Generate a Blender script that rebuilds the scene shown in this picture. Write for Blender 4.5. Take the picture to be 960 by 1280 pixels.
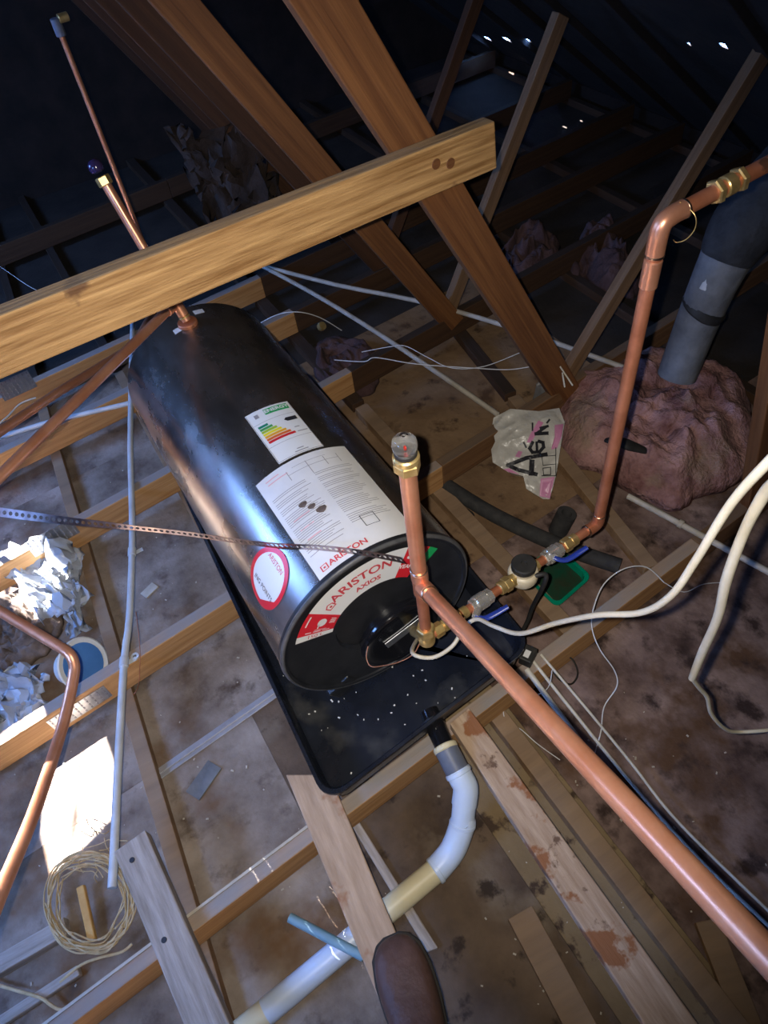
import bpy, bmesh, math, random
import numpy as np
from mathutils import Vector, Matrix, noise as mnoise
from mathutils.geometry import delaunay_2d_cdt
random.seed(7)
for o in list(bpy.data.objects): bpy.data.objects.remove(o)
S = bpy.context.scene
C = S.collection

# ------------------------------------------------------------------ camera
CAM = Vector((0, 0, 1.75))
F = 870.0
M = np.array([[0.85066049, -0.5154181, -0.10354184], [-0.45556912, -0.62442664, -0.63446682], [0.2623614, 0.58688632, -0.76598364]])
_u, _s, _v = np.linalg.svd(M); M = _u @ _v
right, down, fwd = Vector(M[0]), Vector(M[1]), Vector(M[2])
cd = bpy.data.cameras.new('camera'); cam = bpy.data.objects.new('camera', cd); C.objects.link(cam)
cd.sensor_fit = 'VERTICAL'; cd.sensor_height = 36; cd.lens = F * 36 / 1280; cd.clip_start = 0.01
mw = Matrix((right, -down, -fwd)).transposed().to_4x4(); mw.translation = CAM
cam.matrix_world = mw
S.camera = cam

# ------------------------------------------------------------------ daylight outside, photographer's phone flash
SUNV = Vector((-0.93, 0.62, 1.5)).normalized()      # towards the sun
w = bpy.data.worlds.new('sky'); S.world = w; w.use_nodes = True
bg = w.node_tree.nodes['Background']; bg.inputs[0].default_value = (0.18, 0.39, 1.0, 1); bg.inputs[1].default_value = 44.0
sl = bpy.data.lights.new('sun', 'SUN'); sl.energy = 110; sl.angle = 0.009; sl.color = (1, 0.96, 0.9)
so = bpy.data.objects.new('sun', sl); C.objects.link(so); so.rotation_euler = SUNV.to_track_quat('Z', 'Y').to_euler(); so.location = (-3, 3, 6)
fl = bpy.data.lights.new('phone_flash', 'SPOT'); fl.energy = 84; fl.color = (1.0, 0.93, 0.82)
fl.spot_size = math.radians(100); fl.spot_blend = 0.9; fl.shadow_soft_size = 0.006
fo = bpy.data.objects.new('phone_flash', fl); C.objects.link(fo)
fo.location = CAM - right * 0.03 - down * 0.008 - fwd * 0.002
fo.rotation_euler = (-(fwd - right * 0.06 - down * 0.0)).to_track_quat('Z', 'Y').to_euler()
S.view_settings.view_transform = 'Standard'; S.view_settings.look = 'None'
S.view_settings.gamma = 1; S.view_settings.use_curve_mapping = False
S.view_settings.exposure = 0.0

# ------------------------------------------------------------------ photo pixel (960x1280) to place
def ray(x, y): return (right * (x - 480) + down * (y - 640) + fwd * F) / F
def pz(x, y, z): d = ray(x, y); return CAM + d * ((z - CAM.z) / d.z)
def py_(x, y, Y): d = ray(x, y); return CAM + d * (Y / d.y)
def pd(x, y, D): return CAM + ray(x, y) * D
TX, TZ, TR, TF, TB = 0.289, 0.425, 0.235, 0.763, 1.83      # the tank: axis x, axis z, radius, front, back
def ptank(x, y, off=0.0):
    d = ray(x, y); ox, oz = CAM.x - TX, CAM.z - TZ; r = TR + off
    a = d.x ** 2 + d.z ** 2; b = 2 * (ox * d.x + oz * d.z); c = ox * ox + oz * oz - r * r
    D = max(0, b * b - 4 * a * c)
    return CAM + d * ((-b - D ** .5) / 2 / a)

# ------------------------------------------------------------------ materials
MATS = {}
def mat(name, c1, c2=None, scale=8, rough=.6, metal=0, bump=0, bscale=None, stretch=(1, 1, 1), dust=None, dustamt=.7, spots=None, spot_scale=6, spot_thr=.62, spot_w=.05,
        trans=0, alpha=1, rough2=None, detail=6, ramp=(.35, .68), coat=0, sss=0, spots2=None, ior=None):
    if name in MATS: return MATS[name]
    m = bpy.data.materials.new(name); m.use_nodes = True; nt = m.node_tree; N = nt.nodes; L = nt.links
    b = N['Principled BSDF']; c2 = c2 or c1
    tc = N.new('ShaderNodeTexCoord'); mp = N.new('ShaderNodeMapping'); mp.inputs['Scale'].default_value = stretch
    L.new(tc.outputs['Object'], mp.inputs[0])
    n = N.new('ShaderNodeTexNoise'); n.inputs['Scale'].default_value = scale; n.inputs['Detail'].default_value = detail; n.inputs['Roughness'].default_value = .62
    L.new(mp.outputs[0], n.inputs['Vector'])
    r = N.new('ShaderNodeValToRGB'); r.color_ramp.elements[0].position = ramp[0]; r.color_ramp.elements[1].position = ramp[1]
    r.color_ramp.elements[0].color = (*c1, 1); r.color_ramp.elements[1].color = (*c2, 1)
    L.new(n.outputs['Fac'], r.inputs[0]); col = r.outputs[0]
    def mix(fac, a, bcol):
        x = N.new('ShaderNodeMix'); x.data_type = 'RGBA'; L.new(fac, x.inputs[0]); L.new(a, x.inputs[6])
        if isinstance(bcol, tuple): x.inputs[7].default_value = (*bcol, 1)
        else: L.new(bcol, x.inputs[7])
        return x.outputs[2]
    def thr(sc, lo, hi, det=5, off=0, rgh=.6):
        nn = N.new('ShaderNodeTexNoise'); nn.inputs['Scale'].default_value = sc; nn.inputs['Detail'].default_value = det; nn.inputs['Roughness'].default_value = rgh
        mm = N.new('ShaderNodeMapping'); mm.inputs['Location'].default_value = (off, off * .7, off * .3); L.new(tc.outputs['Object'], mm.inputs[0]); L.new(mm.outputs[0], nn.inputs['Vector'])
        mr = N.new('ShaderNodeMapRange'); mr.inputs[1].default_value = lo; mr.inputs[2].default_value = hi; L.new(nn.outputs['Fac'], mr.inputs[0]); return mr.outputs[0]
    if spots: col = mix(thr(spot_scale, spot_thr, spot_thr + spot_w), col, spots)
    if spots2: col = mix(thr(spots2[1], spots2[2], spots2[2] + spots2[3], off=3.3), col, spots2[0])
    if dust:
        g = N.new('ShaderNodeNewGeometry'); sx = N.new('ShaderNodeSeparateXYZ'); L.new(g.outputs['Normal'], sx.inputs[0])
        mr = N.new('ShaderNodeMapRange'); mr.inputs[1].default_value = .55; mr.inputs[2].default_value = .9; L.new(sx.outputs['Z'], mr.inputs[0])
        t = thr(9, .3, .75); mu = N.new('ShaderNodeMath'); mu.operation = 'MULTIPLY'; L.new(mr.outputs[0], mu.inputs[0])
        m2 = N.new('ShaderNodeMapRange'); m2.inputs[3].default_value = dustamt * .55; m2.inputs[4].default_value = dustamt; L.new(t, m2.inputs[0]); L.new(m2.outputs[0], mu.inputs[1])
        col = mix(mu.outputs[0], col, dust)
    L.new(col, b.inputs['Base Color'])
    b.inputs['Roughness'].default_value = rough; b.inputs['Metallic'].default_value = metal
    if rough2 is not None:
        mr = N.new('ShaderNodeMapRange'); mr.inputs[1].default_value = ramp[0]; mr.inputs[2].default_value = ramp[1]; mr.inputs[3].default_value = rough; mr.inputs[4].default_value = rough2
        L.new(n.outputs['Fac'], mr.inputs[0]); L.new(mr.outputs[0], b.inputs['Roughness'])
    if bump:
        bn = N.new('ShaderNodeBump'); bn.inputs['Strength'].default_value = bump; bn.inputs['Distance'].default_value = .01
        n2 = n
        if bscale:
            n2 = N.new('ShaderNodeTexNoise'); n2.inputs['Scale'].default_value = bscale; n2.inputs['Detail'].default_value = 5; L.new(mp.outputs[0], n2.inputs['Vector'])
        L.new(n2.outputs['Fac'], bn.inputs['Height']); L.new(bn.outputs[0], b.inputs['Normal'])
    if trans: b.inputs['Transmission Weight'].default_value = trans
    if ior: b.inputs['IOR'].default_value = ior
    if alpha < 1: b.inputs['Alpha'].default_value = alpha
    if coat: b.inputs['Coat Weight'].default_value = coat; b.inputs['Coat Roughness'].default_value = .15
    MATS[name] = m; return m

GR = (.05, 1, 1)
m_tie = mat('tie_wood', (.38, .185, .066), (.58, .33, .14), 85, .75, bump=.25, stretch=(.03, 1, 1), dust=(.235, .23, .235), dustamt=1.0, spots=(.12, .05, .02), spot_scale=3, spot_thr=.70)
m_web = mat('web_wood', (.12, .042, .012), (.225, .092, .028), 80, .7, bump=.25, stretch=(.03, 1, 1), spots=(.09, .035, .014), spot_scale=4, spot_thr=.66)
m_webp = mat('pale_web_wood', (.13, .07, .033), (.21, .12, .06), 80, .75, bump=.25, stretch=(.03, 1, 1))
m_beam = mat('beam_wood', (.26, .125, .036), (.62, .37, .15), 95, .7, bump=.5, stretch=(.045, 1, 1), dust=(.24, .19, .13), dustamt=.8, spots=(.16, .075, .03), spot_scale=5, spot_thr=.68)
m_plank = mat('plank_wood', (.32, .21, .135), (.52, .385, .28), 60, .85, bump=.3, stretch=(.12, 1, 1), spots=(.26, .105, .042), spot_scale=8, spot_thr=.56, spot_w=.04, spots2=((.14, .08, .05), 15, .60, .05))
m_plankg = mat('grey_plank_wood', (.24, .20, .165), (.46, .40, .36), 60, .85, bump=.35, stretch=(.09, 1, 1), spots=(.20, .11, .06), spot_scale=5, spot_thr=.63, spots2=((.05, .03, .02), 13, .69, .03))
m_plankp = mat('bare_plank_wood', (.34, .23, .15), (.52, .375, .265), 50, .85, bump=.25, stretch=(.12, 1, 1), spots=(.30, .14, .07), spot_scale=6, spot_thr=.58, spot_w=.06, spots2=((.16, .09, .06), 12, .62, .06))
m_tied = mat('far_shade_tie_wood', (.045, .019, .007), (.075, .034, .013), 80, .8, bump=.25, stretch=(.03, 1, 1), dust=(.022, .017, .014), dustamt=.8)  # copy of the tie wood with the far gloom painted into its colour
m_tiem = mat('half_shade_tie_wood', (.13, .058, .022), (.22, .11, .045), 80, .8, bump=.25, stretch=(.03, 1, 1), dust=(.13, .10, .075), dustamt=.75)  # tie wood darkened partway, the fading light on the right put into its colour
m_webd = mat('far_shade_web_wood', (.05, .019, .007), (.085, .034, .012), 80, .8, bump=.25, stretch=(.03, 1, 1))  # web wood for the background, its shade put into the colour
m_boardd = mat('dark_brown_board', (.050, .030, .019), (.15, .10, .065), 4.5, .88, bump=.3, bscale=50, spots=(.17, .13, .095), spot_scale=3.5, spot_thr=.57, spot_w=.12, spots2=((.03, .017, .01), 12, .57, .08), detail=12)  # darker brown than the neighbouring boards, with pale and dark spots
m_boardf = mat('far_shade_board', (.012, .009, .007), (.04, .03, .025), 3.2, .95, bump=.25, bscale=60, detail=9)  # far boards, the darkness at the back painted into their colour
m_batten = mat('batten_wood', (.20, .11, .05), (.33, .20, .10), 22, .8, bump=.3, stretch=(1, .08, 1), dust=(.22, .17, .13), dustamt=.55)
m_board = mat('dusty_board', (.115, .082, .062), (.33, .275, .235), 5.5, .93, bump=.35, bscale=60, spots=(.14, .070, .028), spot_scale=2.6, spot_thr=.53, spot_w=.14, spots2=((.075, .048, .034), 12, .57, .16), detail=12, ramp=(.34, .66))
m_boardt = mat('tan_board', (.15, .085, .042), (.28, .175, .095), 4, .9, bump=.3, bscale=50, spots=(.09, .045, .02), spot_scale=6, spot_thr=.58, spot_w=.1, spots2=((.06, .03, .015), 14, .58, .12), detail=10)
m_boardr = mat('stained_board', (.075, .042, .034), (.30, .205, .175), 6.5, .93, bump=.4, bscale=45, spots=(.095, .046, .022), spot_scale=4.2, spot_thr=.52, spot_w=.12, spots2=((.035, .018, .014), 13, .53, .14), detail=12, ramp=(.36, .68))
m_boardw = mat('wet_board', (.15, .10, .05), (.26, .185, .10), 4.5, .88, bump=.25, bscale=50, spots=(.05, .028, .016), spot_scale=13, spot_thr=.57, spot_w=.07, detail=11, ramp=(.3, .7))
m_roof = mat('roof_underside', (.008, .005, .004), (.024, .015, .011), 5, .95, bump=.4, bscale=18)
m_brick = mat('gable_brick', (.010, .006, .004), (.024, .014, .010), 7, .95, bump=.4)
m_copper = mat('copper', (.74, .30, .165), (.90, .45, .28), 9, .28, .68, rough2=.42, bump=.04, spots=(.50, .20, .10), spot_scale=12, spot_thr=.66)
m_copperd = mat('dull_copper', (.40, .13, .06), (.62, .25, .14), 10, .42, .5, rough2=.55, spots=(.20, .09, .05), spot_scale=14, spot_thr=.62)
m_solder = mat('soldered_copper', (.55, .34, .22), (.80, .62, .46), 30, .3, 1)
m_brass = mat('brass', (.56, .37, .13), (.86, .66, .30), 30, .30, .75, rough2=.42)
m_chrome = mat('nickel', (.62, .60, .57), (.88, .86, .83), 20, .26, .75)
m_tank = mat('dull_zinc_sheet', (.10, .09, .085), (.48, .44, .42), 9, .18, .9, rough2=.38, bump=.012, detail=12, ramp=(.28, .76), stretch=(1, .45, 1), dust=(.27, .225, .175), dustamt=.62, spots=(.34, .29, .235), spot_scale=3.2, spot_thr=.55, spot_w=.2, spots2=((.42, .38, .33), 22, .60, .12))
m_black = mat('black_plastic', (.012, .013, .016), (.022, .023, .027), 20, .38, bump=.04, bscale=150)
m_blackgl = mat('glossy_black_plastic', (.008, .008, .010), rough=.12)
m_rim = mat('worn_rim', (.05, .052, .056), (.10, .10, .105), 30, .4)
m_tray = mat('tray_plastic', (.008, .010, .016), (.016, .019, .028), 6, .22, bump=.03, spots2=((.055, .055, .055), 5, .58, .14), rough2=.38)
m_pvc = mat('white_pvc', (.52, .62, .80), (.64, .74, .90), 6, .35, spots=(.40, .37, .30), spot_scale=14, spot_thr=.72)
m_pvcc = mat('yellowed_pvc', (.60, .53, .34), (.74, .67, .47), 6, .45, spots=(.16, .13, .07), spot_scale=11, spot_thr=.64)
m_pvcg = mat('grey_pvc', (.10, .115, .16), (.16, .18, .235), 12, .45)
m_cond = mat('conduit_plastic', (.45, .47, .50), (.60, .62, .65), 14, .5)
m_conddust = mat('dusty_conduit', (.36, .32, .26), (.52, .47, .40), 14, .65)
m_white = mat('white_cable', (.52, .47, .36), (.62, .57, .46), 20, .42)
m_wire = mat('white_wire', (.62, .62, .64), rough=.45)
m_cablec = mat('cream_cable', (.46, .42, .35), (.62, .58, .50), 16, .6)
m_rubber = mat('black_rubber', (.012, .012, .012), (.03, .028, .026), 18, .6)
m_lag = mat('foam_lagging', (.020, .020, .022), (.045, .043, .042), 30, .85, bump=.3)
m_blue = mat('blue_handle', (.012, .03, .22), (.02, .05, .32), 20, .35)
m_paper = mat('label_paper', (.62, .62, .63), (.78, .78, .79), 5, .42)
m_paperw = mat('white_label', (.78, .79, .79), rough=.4)
m_ink = mat('grey_ink', (.30, .29, .31), rough=.5)
m_inkd = mat('black_ink', (.02, .02, .025), rough=.5)
m_red = mat('red_print', (.70, .02, .035), rough=.35)
m_redink = mat('red_ink', (.60, .05, .07), rough=.45)
m_pinkink = mat('pink_ink', (.72, .40, .42), rough=.45)
m_green = mat('green_print', (.01, .36, .10), rough=.4)
m_plate = mat('galvanised_plate', (.42, .43, .45), (.62, .63, .65), 40, .38, .9)
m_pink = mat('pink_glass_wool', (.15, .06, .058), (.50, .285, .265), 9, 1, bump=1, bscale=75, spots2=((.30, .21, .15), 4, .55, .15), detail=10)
m_pinkd = mat('far_shade_glass_wool', (.05, .024, .024), (.12, .068, .068), 7, 1, bump=1, bscale=40, detail=10)  # pink glass wool with background shade put into its colour
m_bag = mat('plastic_bag_film', (.46, .44, .40), (.64, .62, .58), 10, .3, bump=.5, bscale=30)
m_bagpink = mat('pink_bag_print', (.60, .22, .42), (.68, .34, .50), 10, .35)
m_sheet = mat('clear_plastic_sheet', (.40, .45, .55), (.62, .66, .72), 8, .22, bump=.4, bscale=25, trans=.25)
m_dirt = mat('rubble', (.07, .05, .04), (.22, .16, .13), 20, .95, bump=1)
m_greenp = mat('green_tub_plastic', (.0, .17, .10), (.0, .26, .15), 14, .3)
m_sludge = mat('dark_sludge', (.006, .06, .034), (.03, .035, .02), 16, .25, bump=.3)
m_rope = mat('sisal_twine', (.42, .30, .15), (.60, .46, .27), 40, .9)
m_stick = mat('yellow_wood', (.52, .27, .07), (.65, .38, .12), 20, .7)
m_duct = mat('grey_duct_wrap', (.10, .105, .115), (.19, .195, .205), 14, .55, bump=.5, bscale=20)
m_ductd = mat('dark_duct_wrap', (.014, .015, .017), (.035, .035, .038), 20, .8, bump=.8, bscale=25)
m_boot = mat('brown_boot_leather', (.055, .028, .022), (.11, .06, .048), 12, .5, bump=.25, bscale=60)
m_sole = mat('boot_sole', (.02, .017, .015), rough=.8)
m_cloth = mat('trouser_cloth', (.02, .024, .035), (.04, .045, .06), 60, .95, bump=.4)
m_tub = mat('white_tub_plastic', (.62, .62, .60), (.74, .74, .72), 10, .35)
m_tubb = mat('blue_tub_inside', (.05, .16, .42), (.09, .24, .55), 8, .3)
m_sack = mat('brown_sacking', (.016, .009, .006), (.042, .025, .018), 9, .95, bump=.8, bscale=30)
m_steel = mat('perforated_steel', (.32, .24, .23), (.55, .45, .43), 30, .32, 1)
m_clear = mat('clear_dome', (1, 1, 1), rough=.03, trans=1, ior=1.49)
m_reddot = mat('red_float', (.7, .05, .03), rough=.3)
m_prv = mat('cream_valve_body', (.52, .44, .30), (.66, .58, .42), 20, .4)
m_strip = mat('joint_strip', (.30, .30, .33), (.42, .42, .46), 12, .4, .3)
m_fleck = mat('plaster_fleck', (.7, .7, .7), rough=.9)
RAINBOW = [mat('band_%s' % n, c, rough=.4) for n, c in (('dark_green', (.0, .22, .13)), ('green', (.05, .33, .08)), ('lime', (.35, .55, .03)), ('yellow', (.85, .72, .02)), ('amber', (.80, .40, .02)), ('orange', (.70, .14, .02)), ('crimson', (.62, .02, .03)))]

# ------------------------------------------------------------------ mesh helpers
WM = {}
class MB:
    def __init__(s): s.v = []; s.f = []
    def add(s, vs, fs):
        b = len(s.v); s.v += [Vector(q) for q in vs]; s.f += [[i + b for i in q] for q in fs]; return s
    def box(s, c, size, mtx=None):
        hx, hy, hz = [q / 2 for q in size]; c = Vector(c)
        vs = [Vector((x, y, z)) for x in (-hx, hx) for y in (-hy, hy) for z in (-hz, hz)]
        if mtx: vs = [mtx @ q for q in vs]
        return s.add([c + q for q in vs], [(0, 1, 3, 2), (4, 6, 7, 5), (0, 4, 5, 1), (2, 3, 7, 6), (0, 2, 6, 4), (1, 5, 7, 3)])
    def tube(s, pts, r, n=12, smooth=0, caps=True, flat=None):
        pts = [Vector(q) for q in pts]
        if not isinstance(r, (list, tuple)): r = [r] * len(pts)
        r = list(r)
        if smooth and len(pts) > 2: pts, r = catmull(pts, smooth, r)
        # parallel transport
        T = [(pts[min(i + 1, len(pts) - 1)] - pts[max(i - 1, 0)]).normalized() for i in range(len(pts))]
        u = T[0].cross(Vector((0, 0, 1)));
        if u.length < .1: u = T[0].cross(Vector((1, 0, 0)))
        u.normalize(); rings = []
        for i, p in enumerate(pts):
            u = (u - T[i] * u.dot(T[i])).normalized(); v = T[i].cross(u)
            rings.append([p + (u * math.cos(a) + v * math.sin(a) * (flat or 1)) * r[i] for a in [2 * math.pi * k / n for k in range(n)]])
        vs = [q for g in rings for q in g]; fs = []
        for i in range(len(pts) - 1):
            for k in range(n): fs.append((i * n + k, i * n + (k + 1) % n, (i + 1) * n + (k + 1) % n, (i + 1) * n + k))
        if caps: fs.append(tuple(range(n - 1, -1, -1))); fs.append(tuple((len(pts) - 1) * n + k for k in range(n)))
        return s.add(vs, fs)
    def lathe(s, o, axis, prof, n=32, closed=False):
        o = Vector(o); ax = Vector(axis).normalized(); u = ax.cross(Vector((.123, .456, .88))).normalized(); v = ax.cross(u)
        m = len(prof)
        vs = [o + ax * h + (u * math.cos(a) + v * math.sin(a)) * rr for rr, h in prof for a in [2 * math.pi * k / n for k in range(n)]]
        fs = [(i * n + k, i * n + (k + 1) % n, (i + 1) * n + (k + 1) % n, (i + 1) * n + k) for i in range(m - 1) for k in range(n)]
        if prof[0][0] > 1e-5: fs.append(tuple(range(n - 1, -1, -1)))
        if prof[-1][0] > 1e-5: fs.append(tuple((m - 1) * n + k for k in range(n)))
        return s.add(vs, fs)
    def grid(s, fn, nu, nv):
        vs = [fn(i / nu, j / nv) for j in range(nv + 1) for i in range(nu + 1)]
        return s.add(vs, [(j * (nu + 1) + i, j * (nu + 1) + i + 1, (j + 1) * (nu + 1) + i + 1, (j + 1) * (nu + 1) + i) for j in range(nv) for i in range(nu)])
    def build(s, name, m, parent=None, smooth=True, frame=None, bevel=0, solid=0, sharp=38):
        o = link(name, s.v, s.f, m, parent, smooth, frame, sharp)
        if solid: md = o.modifiers.new('thickness', 'SOLIDIFY'); md.thickness = solid; md.offset = 1
        if bevel: md = o.modifiers.new('edges', 'BEVEL'); md.width = bevel; md.segments = 2; md.limit_method = 'ANGLE'
        return o
def catmull(pts, k, r=None):
    out = []; ro = []
    for i in range(len(pts) - 1):
        p0 = pts[max(i - 1, 0)]; p1 = pts[i]; p2 = pts[i + 1]; p3 = pts[min(i + 2, len(pts) - 1)]
        for j in range(k):
            t = j / k
            out.append(.5 * (2 * p1 + (p2 - p0) * t + (2 * p0 - 5 * p1 + 4 * p2 - p3) * t * t + (3 * p1 - p0 - 3 * p2 + p3) * t ** 3))
            if r: ro.append(r[i] * (1 - t) + r[i + 1] * t)
    out.append(pts[-1]);
    if r: ro.append(r[-1])
    return (out, ro) if r else out
def link(name, vs, fs, m, parent=None, smooth=True, frame=None, sharp=38):
    vs = [Vector(q) for q in vs]
    if frame is None:
        lo = Vector([min(q[i] for q in vs) for i in range(3)]); hi = Vector([max(q[i] for q in vs) for i in range(3)])
        frame = Matrix.Translation(Vector(((lo.x + hi.x) / 2, (lo.y + hi.y) / 2, lo.z)))
    inv = frame.inverted()
    me = bpy.data.meshes.new(name); me.from_pydata([inv @ q for q in vs], [], fs); me.update()
    bm = bmesh.new(); bm.from_mesh(me); bmesh.ops.recalc_face_normals(bm, faces=bm.faces); bm.to_mesh(me); bm.free()
    if smooth:
        me.polygons.foreach_set('use_smooth', [True] * len(me.polygons))
        me.set_sharp_from_angle(angle=math.radians(sharp))
    if m: me.materials.append(m)
    o = bpy.data.objects.new(name, me); C.objects.link(o); place(o, frame, parent); return o
def place(o, frame, parent=None):
    WM[o] = frame.copy()
    if parent: o.parent = parent; o.matrix_basis = WM[parent].inverted() @ frame
    else: o.matrix_basis = frame
def tag(o, label, cat, group=None):
    o['label'] = label; o['category'] = cat
    if group: o['group'] = group
    return o
def thing(name, label, cat, loc, group=None, kind=None):
    o = bpy.data.objects.new(name, None); o.empty_display_size = .05; C.objects.link(o); place(o, Matrix.Translation(Vector(loc)))
    if kind: o['kind'] = kind
    return tag(o, label, cat, group)
def struct(o): o['kind'] = 'structure'; return o
def beamframe(a, b, up=(0, 0, 1)):
    a, b = Vector(a), Vector(b); x = (b - a).normalized(); z = Vector(up); z = (z - x * z.dot(x)).normalized(); y = z.cross(x)
    m = Matrix((x, y, z)).transposed().to_4x4(); m.translation = (a + b) / 2; return m
def beam(name, a, b, wd, ht, m, parent=None, up=(0, 0, 1), bevel=.003, ends=(0, 0)):
    """timber with its centre line from a to b; wd across, ht along up; ends shear the end cuts"""
    a, b = Vector(a), Vector(b); fr = beamframe(a, b, up); l = (b - a).length / 2
    vs = []
    for sx in (-1, 1):
        for sy in (-1, 1):
            for sz in (-1, 1):
                e = ends[0] if sx < 0 else ends[1]
                vs.append(fr @ Vector((sx * l + e * sz * ht / 2, sy * wd / 2, sz * ht / 2)))
    return MB().add(vs, [(0, 1, 3, 2), (4, 6, 7, 5), (0, 4, 5, 1), (2, 3, 7, 6), (0, 2, 6, 4), (1, 5, 7, 3)]).build(name, m, parent, False, fr, bevel)
def slab(name, quad, thick, m, parent=None, bevel=.003):
    """board from its four top corners (world), thickness downwards; local x along first edge"""
    q = [Vector(p) for p in quad]; xa, xb = (q[1] - q[0]) + (q[2] - q[3]), (q[3] - q[0]) + (q[2] - q[1]); x = (xa if xa.length > xb.length else xb).normalized()
    nrm = (q[1] - q[0]).cross(q[3] - q[0]).normalized()
    if nrm.z < 0: nrm = -nrm
    y = nrm.cross(x).normalized(); fr = Matrix((x, y, nrm)).transposed().to_4x4(); fr.translation = sum(q, Vector()) / 4
    lo = [p - nrm * thick for p in q]
    return MB().add(q + lo, [(0, 1, 2, 3), (7, 6, 5, 4), (0, 4, 5, 1), (1, 5, 6, 2), (2, 6, 7, 3), (3, 7, 4, 0)]).build(name, m, parent, False, fr, bevel)
def tube(name, pts, r, m, parent=None, n=14, smooth=0, flat=None):
    return MB().tube(pts, r, n, smooth, flat=flat).build(name, m, parent)
def ring(name, p, ax, r, h, m, parent=None, n=20, hexa=False):
    """collar centred at p along ax with softened edges"""
    n = 6 if hexa else n; e = min(h * .18, r * .12)
    return MB().lathe(Vector(p) - Vector(ax).normalized() * h / 2, ax, [(r - e, 0), (r, e), (r, h - e), (r - e, h)], n).build(name, m, parent, not hexa)
def fnoise(p, s=1.0, o=4): return mnoise.fractal(Vector(p) * s, 1.0, 2.0, o)
def textmesh(body, size, font=None, bold=0):
    cu = bpy.data.curves.new('t', 'FONT'); cu.body = body; cu.size = size; cu.align_x = 'CENTER'; cu.align_y = 'CENTER'; cu.resolution_u = 3; cu.offset = bold
    ob = bpy.data.objects.new('t', cu); C.objects.link(ob); bpy.context.view_layer.update()
    me = bpy.data.meshes.new_from_object(ob.evaluated_get(bpy.context.evaluated_depsgraph_get()))
    vs = [v.co.copy() for v in me.vertices]; fs = [list(p.vertices) for p in me.polygons]
    bpy.data.objects.remove(ob); bpy.data.curves.remove(cu); bpy.data.meshes.remove(me); return vs, fs

# ================================================================== THE SETTING
RIDGE_X, RZ0, SL = -0.3, 2.5, 0.75
RIDGE_Z = RZ0 - SL * RIDGE_X
def roof_z(x): return RIDGE_Z - SL * abs(x - RIDGE_X)
YB, YN = 4.7, -2.2
XR, XL = 3.25, -3.85
def to_left_roof(p):      # along the sun's direction from a lit spot up to the left slope
    p = Vector(p); t = (RIDGE_Z - SL * RIDGE_X + SL * p.x - p.z) / (SUNV.z - SL * SUNV.x); return p + SUNV * t
def holed(name, outer, holes, m, tf, thick):
    """flat sheet in (u,v) with polygon holes, tf maps to the place"""
    vs = []; es = []
    for lp in [outer] + holes:
        b = len(vs); vs += [Vector(q) for q in lp]; es += [(b + i, b + (i + 1) % len(lp)) for i in range(len(lp))]
    r = delaunay_2d_cdt(vs, es, [], 1, 1e-6); V = r[0]
    def inside(p, lp): return sum(((a_[1] > p.y) != (b_[1] > p.y)) and (p.x < (b_[0] - a_[0]) * (p.y - a_[1]) / (b_[1] - a_[1]) + a_[0]) for a_, b_ in zip(lp, lp[1:] + lp[:1])) % 2 == 1
    Fc = [f for f in r[2] if not any(inside((V[f[0]] + V[f[1]] + V[f[2]]) / 3, lp) for lp in holes)]
    return struct(MB().add([tf(q[0], q[1]) for q in V], Fc).build(name, m, None, False, solid=thick))
# holes in the left slope: gaps where tiles are off, plus openings added for light
lit_b = [pz(*q, 0.0) for q in [(123, 903), (140, 957), (142, 1018), (66, 1094), (54, 1042), (58, 967)]]
pipe_axis = [pd(70, 935, 1.37), pd(56, 976, 1.29), pd(40, 1022, 1.2), pd(0, 1118, 1.04)]
lit_p = [p_ + right * .0108 for p_ in pipe_axis] + [p_ - right * .0108 for p_ in pipe_axis[::-1]]  # slit cut to the pipe's outline, added so that sun falls on it
lit_a = [pz(*q, 0.09) for q in [(40, 668), (84, 684), (80, 722), (62, 752), (22, 768), (-8, 735), (-30, 720), (-20, 690)]]
hb = [to_left_roof(p) for p in lit_b]; ha = [to_left_roof(p) for p in lit_a]; hp = [to_left_roof(p) for p in lit_p]
sky_gap = [(-1.64, 2.45), (-1.64, 3.05), (-2.1, 3.05), (-2.1, 2.45)]
near_fill_gap = [(-1.62, .25), (-1.62, .80), (-2.02, .80), (-2.02, .25)]  # extra gap out of view, added to bring daylight to the near floor
holed('roof_left', [(XL, YN), (RIDGE_X, YN), (RIDGE_X, YB), (XL, YB)], [[(p.x, p.y) for p in hb], [(p.x, p.y) for p in ha], [(p.x, p.y) for p in hp], sky_gap, near_fill_gap], m_roof, lambda x, y: Vector((x, y, roof_z(x))), .003)
ra, rb2 = to_left_roof(pz(112, 900, 0)), to_left_roof(pz(88, 1040, 0))
struct(beam('shadow_lath', ra + Vector((0, .03, -.004)), rb2 + Vector((0, -.03, -.004)), .010, .008, m_roof, None, bevel=0))  # thin unseen lath, added across the gap to cast a shadow line
def portal(xs, ys, nm):
    x0, x1, y0, y1 = min(xs), max(xs), min(ys), max(ys)
    pl = bpy.data.lights.new(nm, 'AREA'); pl.shape = 'RECTANGLE'; pl.cycles.is_portal = True
    sx = (x1 - x0) * math.sqrt(1 + SL * SL); pl.size = sx; pl.size_y = y1 - y0
    po = bpy.data.objects.new(nm, pl); C.objects.link(po); xc = (x0 + x1) / 2
    po.location = (xc, (y0 + y1) / 2, roof_z(xc) + .035); po.rotation_euler = (0, -math.atan(SL), 0)
for nm, pts in (('gap_portal', [(p.x, p.y) for p in hb]), ('gap_portal', [(p.x, p.y) for p in ha]), ('gap_portal', sky_gap), ('gap_portal', near_fill_gap)):
    portal([q[0] for q in pts], [q[1] for q in pts], nm)
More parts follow.
